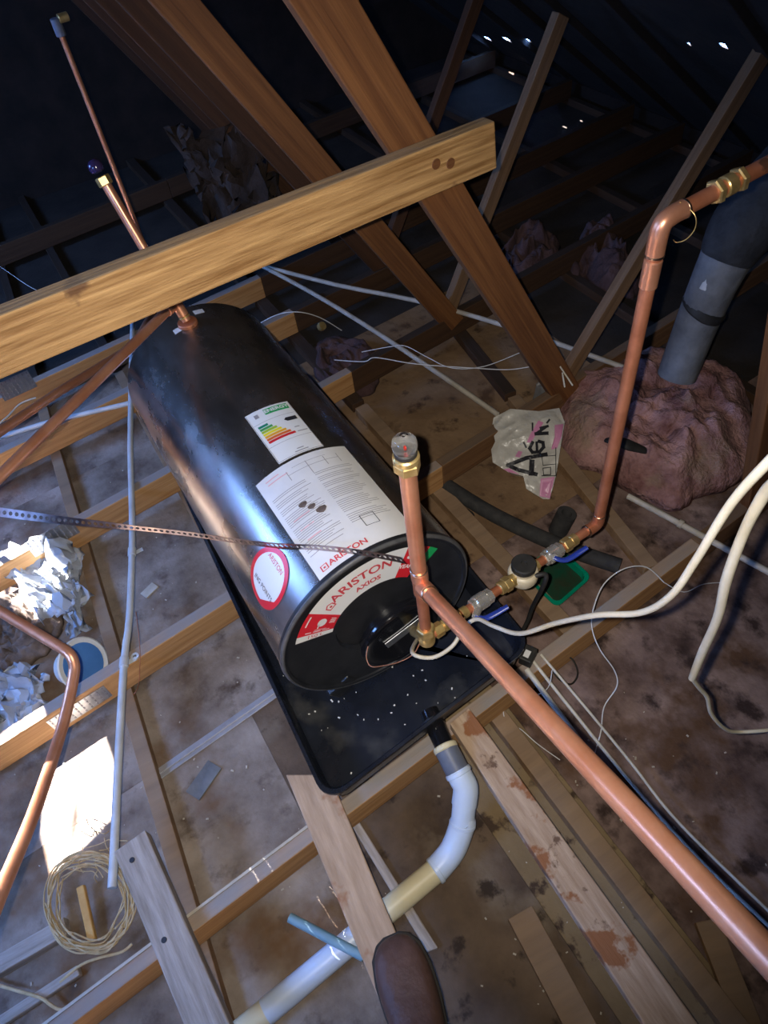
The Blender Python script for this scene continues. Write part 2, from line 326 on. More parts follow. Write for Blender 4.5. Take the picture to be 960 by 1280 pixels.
def roof_hit(px, py):
    d = ray(px, py); t = (RZ0 - CAM.z) / (d.z + SL * d.x); return CAM + d * t
def diamond(c, a, b): return [(c[0] - a, c[1] - b), (c[0] + a, c[1] - b * .6), (c[0] + a * .7, c[1] + b), (c[0] - a * .6, c[1] + b * .8)]
hr = [diamond((p.x, p.y), .016 * k, .016 * k) for p, k in [(roof_hit(904, 57), 1.0), (roof_hit(861, 55), .55)]]
hr += [diamond((p.x, p.y), .020 * k, .030 * k) for p, k in [(roof_hit(609, 15), .8), (roof_hit(609, 48), 1.1), (roof_hit(633, 49), 1.2), (roof_hit(659, 50), .8)]]
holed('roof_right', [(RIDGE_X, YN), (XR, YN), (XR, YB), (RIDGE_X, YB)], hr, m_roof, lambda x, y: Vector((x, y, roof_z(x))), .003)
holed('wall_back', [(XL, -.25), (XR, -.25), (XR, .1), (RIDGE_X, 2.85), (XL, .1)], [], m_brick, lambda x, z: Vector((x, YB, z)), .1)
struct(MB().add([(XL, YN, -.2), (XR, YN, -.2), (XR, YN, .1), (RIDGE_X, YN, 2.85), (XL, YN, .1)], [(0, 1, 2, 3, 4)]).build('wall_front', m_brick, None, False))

for nm, xx in (('wall_left', XL), ('wall_right', XR)):
    struct(MB().box((xx, (YB + YN) / 2, -.15), (.06, YB - YN + .3, .46)).build(nm, m_brick, None, False))
struct(MB().box(((XL + XR) / 2, (YB + YN) / 2, -.035), (XR - XL + .2, YB - YN + .3, .03)).build('ceiling', m_roof, None, False))
# the ceiling seen from above: boards, battens and joint strips
floor = thing('floor', 'dusty stained ceiling boards seen from above between the ties', 'floor', (0, 0, 0), kind='structure')
del floor['category']
def board(x0, x1, y0, y1, m):
    sk = .06
    q = [(x0, y0 + sk * x0, 0), (x1, y0 + sk * x1, 0), (x1, y1 + sk * x1, 0), (x0, y1 + sk * x0, 0)]
    return slab('ceiling_board', q, .012, m, floor, .001)
jy = pz(335, 872, 0).y - .06 * pz(335, 872, 0).x
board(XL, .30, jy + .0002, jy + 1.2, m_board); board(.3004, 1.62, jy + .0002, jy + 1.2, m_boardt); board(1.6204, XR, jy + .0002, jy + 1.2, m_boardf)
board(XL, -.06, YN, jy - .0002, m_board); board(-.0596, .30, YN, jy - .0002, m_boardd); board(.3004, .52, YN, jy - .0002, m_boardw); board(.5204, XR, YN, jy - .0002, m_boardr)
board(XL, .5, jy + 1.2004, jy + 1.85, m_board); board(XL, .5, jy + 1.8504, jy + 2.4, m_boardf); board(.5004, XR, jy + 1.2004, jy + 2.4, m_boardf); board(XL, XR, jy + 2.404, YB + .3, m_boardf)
def batten(a, b, wd=.038, m=m_batten, h=.038):
    a, b = Vector(a), Vector(b); a.z = b.z = h / 2 + .0005
    return beam('batten', a, b, wd, h, m, floor, bevel=.002)
def ext(a, b, ya, yb):   # carry a line through a and b on to y = ya and yb
    d = (b - a) / (b.y - a.y); return a + d * (ya - a.y), a + d * (yb - a.y)
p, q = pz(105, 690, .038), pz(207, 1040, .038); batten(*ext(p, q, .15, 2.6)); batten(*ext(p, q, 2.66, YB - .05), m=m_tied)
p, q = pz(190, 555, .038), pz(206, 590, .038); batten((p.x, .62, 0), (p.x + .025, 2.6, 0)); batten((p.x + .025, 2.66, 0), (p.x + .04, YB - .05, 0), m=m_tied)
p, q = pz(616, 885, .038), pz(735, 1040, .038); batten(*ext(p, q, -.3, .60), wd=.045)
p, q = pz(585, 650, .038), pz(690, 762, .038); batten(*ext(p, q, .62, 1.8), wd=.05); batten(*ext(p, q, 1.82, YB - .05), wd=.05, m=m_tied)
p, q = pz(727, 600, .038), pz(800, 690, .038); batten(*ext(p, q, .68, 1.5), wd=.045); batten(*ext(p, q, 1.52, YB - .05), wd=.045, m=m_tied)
p, q = pz(650, 1140, .02), pz(722, 1275, .02); batten(*ext(p, q, -.4, p.y), wd=.06, h=.02)
p, q = pz(884, 1150, .02), pz(930, 1265, .02); batten(*ext(p, q, -.6, p.y), wd=.05, h=.02)
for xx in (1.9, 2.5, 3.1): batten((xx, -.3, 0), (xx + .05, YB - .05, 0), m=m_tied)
def joint(a, b, wd=.03):
    a, b = Vector(a), Vector(b); a.z = b.z = .003
    mb = beam('joint_strip', a, b, wd, .005, m_strip, floor, bevel=.001)
    beam('strip_ridge', a + Vector((0, 0, .004)), b + Vector((0, 0, .004)), .007, .005, m_strip, mb, bevel=.001)
joint(pz(197, 970, 0), pz(345, 866, 0))
for px, py, l, wd, a in [(255, 975, .09, .045, .5), (398, 707, .03, .02, .2), (187, 738, .05, .03, .4)]:   # flakes of board lying about
    c = pz(px, py, .004); d = Vector((math.cos(a), math.sin(a), 0)) * l / 2
    if px != 398: beam('board_flake', c - d, c + d, wd, .006, m_duct if px == 255 else m_conddust, floor, bevel=.001)

gm = MB(); rr = random.Random(21)
for k in range(170):
    x, y = rr.uniform(-.75, .0), rr.uniform(.5, 2.1)
    if k > 110: x, y = rr.uniform(.0, .9), rr.uniform(-.1, .5)
    sz = rr.uniform(.0012, .004); gm.box((x, y, .001 + sz * .3), (sz * rr.uniform(1, 2.2), sz, sz * .6), Matrix.Rotation(rr.uniform(0, 3), 3, 'Z'))
gm.build('plaster_grit', m_conddust, floor, False)['kind'] = 'stuff'

# ================================================================== TRUSSES
TIE_B, TIE_T, TH = .039, .137, .036
def truss(y0, s, label, foot, up_l, up_r, xa=XL + .25, group=None, wl=.10, wr=.05, plates=(), webs=True, m_l=None, chords=True):
    t = thing('roof_truss', label, 'roof truss', (0, y0, TIE_B), group)
    Y = lambda x: y0 + s * x + TH / 2
    zc = (TIE_B + TIE_T) / 2
    xs_ = .80 if y0 > 1.0 else 1.2
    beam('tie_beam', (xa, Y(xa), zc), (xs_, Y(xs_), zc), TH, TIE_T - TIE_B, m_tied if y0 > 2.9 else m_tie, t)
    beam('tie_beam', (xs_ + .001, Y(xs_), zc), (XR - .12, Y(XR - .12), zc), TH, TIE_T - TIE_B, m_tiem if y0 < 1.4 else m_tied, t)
    if chords:
        for x1 in (XL + .2, XR - .15):
            x0 = RIDGE_X + (.02 if x1 > 0 else -.02); zo = .018
            if x1 < 0 and y0 > 1.0 and y0 < 3.2: continue
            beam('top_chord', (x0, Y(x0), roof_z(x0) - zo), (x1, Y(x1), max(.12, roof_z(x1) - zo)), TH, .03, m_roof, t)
    if webs:
        if y0 > 1.5: wl = .085 if y0 < 2 else .07
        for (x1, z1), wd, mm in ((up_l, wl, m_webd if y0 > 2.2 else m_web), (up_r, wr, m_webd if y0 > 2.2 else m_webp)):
            if y0 > 2.4 and wd < .06: continue
            x0 = foot
            d = Vector((x1 - x0, 0, z1 - .11)).normalized()
            yo = .0 if wd > .07 else .01
            beam('web_strut', (x0 - d.x * .05, Y(x0) + yo, .11 - d.z * .03), (x1, Y(x1) + yo, z1), TH, wd, mm, t, up=(1, 0, .3))
    for px, py, ln, hh in plates:
        d = ray(px, py); p = CAM + d * (y0 / (d.y - s * d.x)); x = p.x; yy = y0 + s * x - .0012
        fr = Matrix.Rotation(math.atan(s), 4, 'Z'); fr.translation = (x, yy, p.z)
        mb = MB(); mb.box((x, yy, p.z), (ln, .0015, hh), fr.to_3x3()); po = mb.build('nail_plate', m_plate, t, False)
        tb = MB(); nx = int(ln / .016); nz = int(hh / .014)
        for i in range(nx):
            for k in range(nz):
                c = fr @ Vector(((i + .5) / nx * ln - ln / 2, -.0012, (k + .5) / nz * hh - hh / 2)); tb.box(c, (.004, .001, .009), fr.to_3x3())
        tb.build('nail_slots', m_ink, po, False)
    return t
t0 = truss(.53, .07, 'timber roof truss whose tie beam passes beneath the front of the black drip tray', 1.46, (.98, 1.64), (2.0, .93), wl=.11, chords=True)
beam('edge_strip', (-1.2, .53 - .084 + TH - .003, TIE_T + .002), (-.03, .53 - .002 + TH - .003, TIE_T + .002), .006, .004, m_conddust, t0, bevel=0)
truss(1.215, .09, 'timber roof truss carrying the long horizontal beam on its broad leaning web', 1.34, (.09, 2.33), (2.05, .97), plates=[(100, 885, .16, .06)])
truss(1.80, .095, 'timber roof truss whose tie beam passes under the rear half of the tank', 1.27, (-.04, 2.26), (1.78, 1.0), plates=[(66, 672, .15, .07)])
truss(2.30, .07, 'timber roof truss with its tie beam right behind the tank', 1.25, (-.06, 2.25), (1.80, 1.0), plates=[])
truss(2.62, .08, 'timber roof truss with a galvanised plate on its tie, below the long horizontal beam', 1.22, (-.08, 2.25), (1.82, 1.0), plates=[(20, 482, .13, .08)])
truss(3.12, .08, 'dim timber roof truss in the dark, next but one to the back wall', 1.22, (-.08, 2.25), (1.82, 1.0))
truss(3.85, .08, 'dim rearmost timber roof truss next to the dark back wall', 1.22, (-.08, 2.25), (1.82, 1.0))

# the long horizontal beam nailed across the first broad web
bs = .09; bY = lambda x: 1.165 + bs * x
def onbeam(px, py):
    d = ray(px, py); t = 1.165 / (d.y - bs * d.x); return CAM + d * t
tl, bl_, tr_, br_ = onbeam(-60, 440), onbeam(-60, 503), onbeam(619, 172), onbeam(619, 212)
hgt = .102
a = Vector((bl_.x - 1.3, 0, bl_.z + .006 + hgt / 2 - 1.3 * (br_.z - bl_.z) / (br_.x - bl_.x))); b = Vector((br_.x, 0, br_.z + hgt / 2))
a.y = bY(a.x) + .019; b.y = bY(b.x) + .019
bm_ = tag(beam('timber_beam', a, b, .038, hgt, m_beam, None, bevel=.004, ends=(0, -.12)), 'long rough sawn beam nailed horizontally across the broad leaning web above the tank', 'beam')
for px, py in [(545, 205), (563, 204)]:
    p = onbeam(px, py); ring('knot', p - Vector((0, .0005, 0)), (0.08, -1, 0), .011, .003, m_web, bm_, 12)

# ================================================================== PLANKS
pl = tag(slab('wooden_plank', [pz(562, 904, .172), pz(586, 884, .172), pz(876, 1284, .172), pz(808, 1284, .172)], .034, m_plank), 'pale stained plank running from the tray outlet past the white drain pipe', 'plank')
tag(slab('wooden_plank', [pz(357, 968, .172), pz(412, 968, .172), pz(545, 1284, .172), pz(488, 1284, .172)], .034, m_plankp), 'bare plank under the tray corner that the boot stands on', 'plank')
lp = tag(slab('wooden_plank', [pz(142, 1065, .176), pz(181, 1037, .176), pz(289, 1284, .176), pz(231, 1284, .176)], .038, m_plankg), 'weathered grey plank with knots beside the twine coil', 'plank')
for px, py in [(165, 1075), (205, 1175)]: ring('knot', pz(px, py, .1765), (0, 0, 1), .006, .002, m_inkd, lp, 10)
tag(slab('thin_lath', [pz(437, 1028, .012), pz(446, 1022, .012), pz(548, 1185, .012), pz(534, 1190, .012)], .011, m_plankg), 'thin grey lath lying on the boards beside the white drain pipe', 'lath')
# bearers across the ties under the tray
for yy, lb in ((.72, 'timber bearer under the tray front'), (1.55, 'timber bearer under the tray rear')):
    pass

# ================================================================== DRIP TRAY
tq = [Vector((0.0, .538, 0)), Vector((.592, .590, 0)), Vector((.625, 1.86, 0)), Vector((.075, 1.86, 0))]
TZ0, TZ1 = .1735, .250
def rrect(q, r, inset, n=6):
    c = sum(q, Vector()) / 4; out = []
    for i in range(4):
        p, a_, b_ = q[i], (q[i - 1] - q[i]).normalized(), (q[(i + 1) % 4] - q[i]).normalized()
        p = p + (a_ + b_) * inset
        for k in range(n + 1):
            t = k / n; ang = t * math.pi / 2
            out.append(p + a_ * r * (1 - math.sin(ang)) + b_ * r * (1 - math.cos(ang)))
    return out
tray = thing('drip_tray', 'shallow black plastic drip tray under the tank with specks of plaster in it', 'drip tray', (.3, 1.2, TZ0))
layers = [(0, .05, TZ1 - .008), (0, .05, TZ1), (.008, .048, TZ1), (.012, .046, TZ1 - .006), (.022, .045, TZ0 + .008), (.032, .04, TZ0 + .003), (.30, .01, TZ0 + .003)]
out_ = [(.030, .042, TZ0), (.012, .048, TZ0 + .012), (.006, .049, TZ1 - .01)]
mb = MB(); LY = [(i, r, z) for i, r, z in [(.30, .01, TZ0)] + out_ + layers]
rings = []
for ins, r, z in LY: rings.append([Vector((p.x, p.y, z)) for p in rrect(tq, r, ins)])
n = len(rings[0]); vs = [p for g in rings for p in g]
fs = [(i * n + k, i * n + (k + 1) % n, (i + 1) * n + (k + 1) % n, (i + 1) * n + k) for i in range(len(rings) - 1) for k in range(n)]
fs += [tuple(range(n)), tuple((len(rings) - 1) * n + k for k in range(n))]
mb.add(vs, fs).build('tray_body', m_tray, tray)
fm = MB(); rr = random.Random(3)
for k in range(46):
    x, y = rr.uniform(.05, .52), rr.uniform(.59, .80) if k < 40 else rr.uniform(.6, 1.0); sz = rr.uniform(.0012, .0035)
    fm.box((x, y, TZ0 + .0045), (sz * rr.uniform(1, 2.5), sz, .002), Matrix.Rotation(rr.uniform(0, 3), 3, 'Z'))
f_ = fm.build('plaster_flecks', m_fleck, tray, False); f_['kind'] = 'stuff'
sp0 = pz(538, 893, .202); sp1 = pz(556, 933, .190); sd = (sp1 - sp0).normalized()
tube('outlet_spigot', [sp0 - sd * .01, sp0 + sd * .012, sp1], [.022, .024, .023], m_blackgl, tray, 20)
ring('spigot_flange', sp0 + sd * .016, sd, .029, .008, m_black, tray, 20)

# ================================================================== WATER HEATER
wh = thing('water_heater', 'horizontal cylindrical water heater of dull metal lying in the black tray', 'water heater', (TX, 1.3, TZ - TR))
AX = Vector((0, 1, 0))
def cyl(th, y, off=0.0):     # th: degrees from the top towards the left
    t = math.radians(th); return Vector((TX - (TR + off) * math.sin(t), y, TZ + (TR + off) * math.cos(t)))
def lathe_y(prof, n=96, caps=True):
    mb = MB(); m_ = len(prof)
    vs = [Vector((TX + r * math.cos(2 * math.pi * k / n), y, TZ + r * math.sin(2 * math.pi * k / n))) for r, y in prof for k in range(n)]
    fs = [(i * n + k, i * n + (k + 1) % n, (i + 1) * n + (k + 1) % n, (i + 1) * n + k) for i in range(m_ - 1) for k in range(n)]
    if caps and prof[0][0] > 1e-5: fs.append(tuple(range(n)))
    if caps and prof[-1][0] > 1e-5: fs.append(tuple((m_ - 1) * n + k for k in range(n)))
    return mb.add(vs, fs)
lathe_y([(TR - .004, TF + .006), (TR, TF + .008), (TR, 1.0), (TR, 1.2), (TR, 1.4), (TR, 1.6), (TR, TB - .012), (TR - .01, TB), (.0, TB + .004)], caps=False).build('tank_shell', m_tank, wh)
lathe_y([(TR + .0025, TF + .013), (TR + .004, TF + .008), (TR + .002, TF + .001), (TR - .004, TF - .003), (TR - .009, TF - .001), (TR - .011, TF + .003)], caps=False).build('end_rim', m_black, wh)
lathe_y([(TR + .003, TF + .004), (TR + .0035, TF + .001), (TR + .001, TF - .0025), (TR - .002, TF - .0035), (TR - .0035, TF - .003)], caps=False).build('rim_edge', m_rim, wh)
FY = TF + .006
cap = lathe_y([(TR - .009, TF + .002), (TR - .016, FY), (.112, FY - .001), (.106, FY - .001), (.101, FY + .008), (0.0, FY + .008)], caps=False).build('end_cap', m_black, wh)
cc = Vector((.332, FY + .008, .312))
MB().lathe(cc, (0, -1, 0), [(.104, 0), (.104, .014), (.100, .022), (.092, .025), (.075, .024), (.07, .022), (.0, .023)], 48).build('element_cover', m_blackgl, cap)
# silver rating strip on the cover
fr = Matrix.Rotation(math.radians(-14), 3, 'Y')
MB().box(cc + Vector((.004, -.0245, .012)), (.100, .002, .026), fr).build('rating_strip', m_plate, cap, False, bevel=.0006)
# moulded foot pads where the cap meets the tray
for s_ in (-1, 1):
    MB().box((TX + s_ * .125, TF + .016, TZ - TR + .026), (.07, .03, .05), Matrix.Rotation(s_ * .5, 3, 'Y')).build('cap_foot', m_black, wh, False, bevel=.006)
for yy in (.95, 1.62):
    mb = MB(); mb.box((TX, yy, TZ0 + .018), (.20, .05, .03)); mb.build('support_foot', m_black, wh, False, bevel=.004)

def patch(name, th0, th1, y0, y1, m, parent, off=.0012, nu=14, nv=2):
    return MB().grid(lambda u, v: cyl(th0 + (th1 - th0) * u, y0 + (y1 - y0) * v, off), nu, nv).build(name, m, parent, solid=.0)
def ctext(name, body, th, y, size, m, parent, rot=0, off=.002, bold=0, sx=1.0):
    """lettering wrapped on the tank; reading direction is towards the right (falling th), its top towards the rear"""
    vs, fs = textmesh(body, size, bold=bold); ca, sa = math.cos(rot), math.sin(rot); k = 180 / math.pi / TR
    return MB().add([cyl(th - (v.x * sx * ca - v.y * sa) * k, y + v.x * sx * sa + v.y * ca, off) for v in vs], fs).build(name, m, parent, False)
def cbars(name, rects, m, parent, off=.0019):
    mb = MB()
    for th0, th1, y0, y1 in rects:
        nseg = max(1, int(abs(th1 - th0) / 4)); mb.grid(lambda u, v: cyl(th0 + (th1 - th0) * u, y0 + (y1 - y0) * v, off), nseg, 1)
    return mb.build(name, m, parent, False)
# energy label
el = patch('energy_label', 8.2, -19.2, 1.092, 1.284, m_paperw, wh)
patch('green_banner', -2.5, -17.5, 1.256, 1.277, m_green, el, .0018, 6, 1)
ctext('banner_lettering', 'ENERGY', -10, 1.2665, .0165, m_paperw, el, bold=.0006, off=.0025)
cbars('energy_bands', [], m_ink, el) if 0 else None
for i, mm in enumerate(RAINBOW):
    y1 = 1.228 - i * .0098
    cbars('colour_band', [(5.8, 5.8 - (6.0 + i * 1.75), y1 - .0078, y1)], mm, el)
vs = [cyl(a_, b_, .0022) for a_, b_ in [(-9.6, 1.2165), (-11.0, 1.223), (-17.2, 1.223), (-17.2, 1.209), (-11.0, 1.209)]]
MB().add(vs, [(0, 1, 2, 3, 4)]).build('class_pointer', m_inkd, el, False)
cbars('label_border', [(8, 7.7, 1.095, 1.281), (-18.7, -19, 1.095, 1.281), (8, -19, 1.094, 1.0955), (7.5, -18.5, 1.236, 1.2370), (7.5, -18.5, 1.148, 1.1490)], m_ink, el)
cbars('label_text', [(4, 1.5, 1.256, 1.270), (-5, -9, 1.108, 1.111), (-3, -11, 1.100, 1.103), (-12, -18, 1.163, 1.166), (-12, -15, 1.180, 1.183)], m_ink, el)
# data label
dl = patch('data_label', 25.2, -31.5, .777, 1.084, m_paper, wh, .0011, 22, 3)
rr = random.Random(5); R1 = []; R2 = []
for j in range(40):
    y = 1.052 - j * .0056
    if j < 7: continue
    if rr.random() < .12: continue
    R1.append((22.5, 22.5 - rr.uniform(15, 22.5), y, y + .0016))
    if y > .85 or rr.random() < .4: R1.append((-4, -4 - rr.uniform(16, 23), y + .004, y + .0056))
cbars('fine_print', R1, m_ink, dl)
for k in range(5): R2.append((20 - k * .3, 20 - k * .3 - rr.uniform(6, 13), 1.066 - k * .011 if k < 2 else .99 - k * .03, (1.066 - k * .011 if k < 2 else .99 - k * .03) + .003))
cbars('pink_print', R2, m_pinkink, dl)
cbars('dimension_sketch', [(8, -22, 1.046, 1.0472), (8, 7.6, 1.03, 1.06), (-4, -4.4, 1.02, 1.065), (-14, -14.4, 1.03, 1.06), (-22, -22.4, 1.03, 1.06), (4, -16, 1.062, 1.063)], m_ink, dl)
ctext('maker_lettering', 'ARISTON', 6.0, .793, .0185, m_redink, dl, bold=.0004, sx=1.15)
cbars('maker_mark', [(21.6, 17.6, .786, .7875), (21.6, 17.6, .799, .8005), (21.6, 21.0, .787, .7995), (18.2, 17.6, .787, .7995), (20.2, 19.0, .791, .795)], m_redink, dl)
cbars('blank_code_frame', [(-9, -17, .826, .8272), (-9, -17, .857, .8582), (-9, -9.4, .826, .8582), (-16.6, -17, .826, .8582)], m_inkd, dl)
for th, y, w_ in [(10.5, .955, .010), (7.4, .938, .009), (4.2, .918, .012)]:
    k = 180 / math.pi / TR
    MB().add([cyl(th - k * w_ * math.cos(a_) * (1 + .4 * math.sin(3 * a_)), y + w_ * math.sin(a_) * .8, .002) for a_ in [i * .7854 for i in range(8)]], [tuple(range(8))]).build('torn_spot', m_dirt, dl, False)
# round sticker
rs_th, rs_y, rs_r = 49.0, .888, .066
def disc(name, r0, r1, m, parent, off, a0=0, a1=360):
    k = 180 / math.pi / TR; nn = 40
    mb = MB()
    mb.grid(lambda u, v: cyl(rs_th - k * (r0 + (r1 - r0) * v) * math.cos(math.radians(a0 + (a1 - a0) * u)), rs_y + (r0 + (r1 - r0) * v) * math.sin(math.radians(a0 + (a1 - a0) * u)), off), nn, 4)
    return mb.build(name, m, parent)
rs = disc('round_sticker', 0.0005, rs_r - .001, m_paperw, wh, .0012)
disc('red_ring', rs_r - .0115, rs_r, m_red, rs, .0018)
k = 180 / math.pi / TR      # red segment at its lower left
seg = [(rs_r - .006) * Vector((math.cos(math.radians(a_)), math.sin(math.radians(a_)), 0)) for a_ in range(178, 262, 6)]
c0, c1 = seg[0], seg[-1]
def segpt(u, v): i_ = u * (len(seg) - 1); a_ = seg[int(i_)].lerp(seg[min(int(i_) + 1, len(seg) - 1)], i_ % 1); p = c0.lerp(c1, u).lerp(a_, v); return cyl(rs_th - k * p.x, rs_y + p.y, .0021)
MB().grid(segpt, 26, 4).build('red_segment', m_red, rs, False)
ctext('maker_lettering', 'ARISTON', 39.8, rs_y + .002, .0150, m_redink, rs, rot=-math.pi / 2, off=.0022)
ctext('sticker_lettering', 'ING POINTS', 55.0, rs_y - .002, .0150, m_inkd, rs, rot=-math.pi / 2, off=.0022)
# banner sticker on the end cap
def fpol(r, a_, off=0.0): a_ = math.radians(a_); return Vector((TX + r * math.cos(a_), FY - .0016 - off, TZ + r * math.sin(a_)))
def sector(name, a0, a1, m, parent, r0=.116, r1=.204, off=0.0):
    return MB().grid(lambda u, v: fpol(r0 + (r1 - r0) * v, a0 + (a1 - a0) * u, off), max(3, int(abs(a1 - a0) / 3)), 2).build(name, m, parent, False)
bn = sector('banner_sticker', 135, 62, m_paperw, wh)
rb = sector('red_panel', 155, 135, m_red, bn); sector('white_panel', 160.5, 155, m_paperw, bn)
ry = sector('red_panel', 62, 44, m_red, bn); sector('green_panel', 44, 36, m_green, bn, r0=.15)
def ftext(name, body, r, ang, size, m, parent, bold=0, off=.0008, sx=1.0, rot=0):
    vs, fs = textmesh(body, size, bold=bold); ca, sa = math.cos(rot), math.sin(rot)
    return MB().add([fpol(r + v.x * sx * sa + v.y * ca, ang - math.degrees((v.x * sx * ca - v.y * sa) / r), off) for v in vs], fs).build(name, m, parent, False)
ftext('maker_lettering', 'ARISTON', .170, 97, .033, m_redink, bn, .0006, sx=1.12)
ftext('model_lettering', 'AXIOS', .138, 93, .019, m_redink, bn, .0006, sx=1.1)
vs = [(0, .012), (.010, .006), (.010, -.009), (-.010, -.009), (-.010, .006)]
o1 = [fpol(.162 + q[1], 127 - math.degrees(q[0] / .15), .0008) for q in vs]; o2 = [fpol(.162 + q[1] * .72, 127 - math.degrees(q[0] * .72 / .15), .0008) for q in vs]
MB().add(o1 + o2, [(i, (i + 1) % 5, 5 + (i + 1) % 5, 5 + i) for i in range(5)]).add([fpol(.161 + .0035 * math.sin(i), 127 - math.degrees(.0035 * math.cos(i) / .15), .0008) for i in range(6)], [tuple(range(6))]).build('house_mark', m_redink, bn, False)
ftext('volume_lettering', '150 L', .160, 157.6, .0145, m_redink, bn, rot=math.pi / 2 * 0 - math.pi / 2, sx=1.2)
ftext('guarantee_number', '3', .182, 56.5, .036, m_paperw, ry, .0015)
ftext('guarantee_lettering', 'YEAR', .148, 56, .015, m_paperw, ry, .0005)
mb = MB()
for a_, r_, da, dr in [(152.6, .125, .8, .018), (152.6, .147, .8, .018), (152.6, .168, .8, .014), (151, .14, .5, .03), (142, .181, 9, .0035), (139, .117, .8, .014), (140.8, .117, .8, .014), (142.6, .117, .8, .014), (144.4, .117, .8, .014), (147.6, .148, 4, .003)]:
    mb.grid(lambda u, v: fpol(r_ + .012 - dr / 2 + dr * v, a_ - da / 2 + da * u, .0008), 2, 1)
mb.add([fpol(.155 + .011 * math.sin(i * .524), 143.5 - math.degrees(.011 * math.cos(i * .524) / .145), .0008) for i in range(12)], [tuple(range(12))])
mb.build('panel_icons', m_paperw, rb, False)
# rear top connection on the shell
fit = cyl(2.0, 1.735)
ring('outlet_boss', fit + Vector((0, 0, .004)), (0, 0, 1), .028, .012, m_copperd, wh)
MB().grid(lambda u, v: cyl(13 - 8 * u, 1.72 + .022 * v, .0015), 3, 1).build('paper_tab', m_paper, wh, False)
MB().grid(lambda u, v: cyl(-6 - 7 * u, 1.765 + .022 * v, .0015), 3, 1).build('paper_tab', m_paper, wh, False)

# ================================================================== COPPER PIPES
def nut(p, ax, r, h, m, parent, name='hex_nut'): return ring(name, p, ax, r, h, m, parent, hexa=True)
Z = Vector((0, 0, 1))
vx, vy = .331, .631
va = thing('vacuum_breaker_riser', 'upright copper pipe with brass nut and clear dome, teeing into a long copper pipe', 'copper pipe', (vx, vy, .46))
V = lambda z: Vector((vx, vy, z))
tube('pipe', [V(.50), V(.665)], .0115, m_copperd, va, 20)
tube('pipe', [V(.70), V(.99)], .0140, m_copper, va, 24)
ring('tee_collar', V(.714), Z, .0160, .030, m_copper, va, 24); ring('solder_bead', V(.731), Z, .0165, .004, m_solder, va, 24)
ring('tee_body', V(.678), Z, .0148, .046, m_copperd, va, 24)
b0 = V(.682); b1 = pd(985, 1222, .53); bd = (b1 - b0).normalized()
tube('branch_pipe', [b0 + bd * .012, b1 + bd * .35], .0140, m_copper, va, 24)
ring('branch_collar', b0 + bd * .030, bd, .0162, .034, m_copper, va, 24); ring('solder_bead', b0 + bd * .049, bd, .0166, .004, m_solder, va, 24)
nut(V(1.000), Z, .021, .020, m_brass, va); ring('brass_collar', V(1.0165), Z, .0205, .013, m_brass, va, 24)
nut(V(.518), Z, .0195, .022, m_brass, va); ring('brass_collar', V(.50), Z, .015, .02, m_brass, va)
MB().lathe(V(.47), Z, [(.012, 0), (.0175, .004), (.0175, .024), (.013, .03)], 20).build('brass_elbow', m_brass, va)
ring('black_washer', V(1.0275), Z, .0175, .010, m_rubber, va, 24)
MB().lathe(V(1.032), Z, [(.0165, 0), (.0185, .005), (.0190, .012), (.0175, .020), (.012, .0265), (.006, .029), (0, .0297)], 32).build('clear_dome', m_clear, va)
ring('dome_seat', V(1.0335), Z, .0150, .004, m_chrome, va, 24)
MB().lathe(V(1.0365), Z, [(.0, 0), (.0013, .001), (.0016, .003), (.001, .005), (0, .0055)], 12).build('red_float', m_reddot, va)
tube('tank_nipple', [V(.487), Vector((.372, FY + .01, .262))], .0125, m_brass, va, 18)

# the run of valves to the right hand riser
rp = pz(747, 655, .455); q0 = V(.487)
run = (rp - q0); rl = run.length; rd = run.normalized(); R_ = lambda t: q0 + rd * (rl * t)
vt = thing('valve_run', 'row of brass fittings and valves joining the domed riser to the tall copper pipe', 'valve assembly', q0 + Vector((0, 0, -.02)))
def tfit(px, py):   # parameter along the run nearest to a pixel
    best = min(range(0, 401), key=lambda i: ((lambda q: (q[0] - px) ** 2 + (q[1] - py) ** 2)(project(R_(i / 400)))))
    return best / 400
def project(p):
    d = p - CAM; z = d.dot(fwd); return (480 + F * d.dot(right) / z, 640 + F * d.dot(down) / z)
tube('pipe', [R_(.02), R_(1)], .0105, m_copperd, vt, 18)
for t, r_, h, mm, hx in [(.06, .016, .022, m_brass, True), (.105, .0135, .02, m_brass, False), (.15, .0165, .024, m_brass, True), (.20, .013, .016, m_brass, False),
                         (.255, .0165, .016, m_chrome, True), (.29, .0185, .03, m_chrome, False), (.335, .0165, .016, m_chrome, True),
                         (.41, .015, .016, m_brass, False), (.44, .0175, .018, m_brass, True), (.475, .0145, .018, m_brass, False),
                         (.60, .015, .02, m_brass, True), (.675, .0165, .016, m_chrome, True), (.71, .0185, .03, m_chrome, False), (.75, .0165, .016, m_chrome, True), (.80, .0165, .022, m_brass, True), (.84, .0145, .018, m_brass, False)]:
    (nut(R_(t), rd, r_, h, mm, vt) if hx else ring('fitting_collar', R_(t), rd, r_, h, mm, vt))
side = rd.cross(Z).normalized()     # towards the camera side
if side.y > 0: side = -side
for t in (.29, .71):
    c = R_(t)
    D_ = (c - CAM).dot(fwd) - .03
    hp_ = [(594, 771), (604, 773), (614, 770), (635, 758)] if t < .5 else [(693, 697), (702, 700), (712, 698), (734, 684)]
    h0 = pd(*hp_[0], D_)
    tube('valve_bonnet', [c, c.lerp(h0, .6), h0], [.010, .009, .008], m_chrome, vt, 12)
    MB().tube([pd(*q_, D_ - .004 * i_) for i_, q_ in enumerate(hp_)], [.006, .0065, .0075, .0062], 10, 3, flat=.6).build('lever_handle', m_blue, vt)
pc = R_(.535)
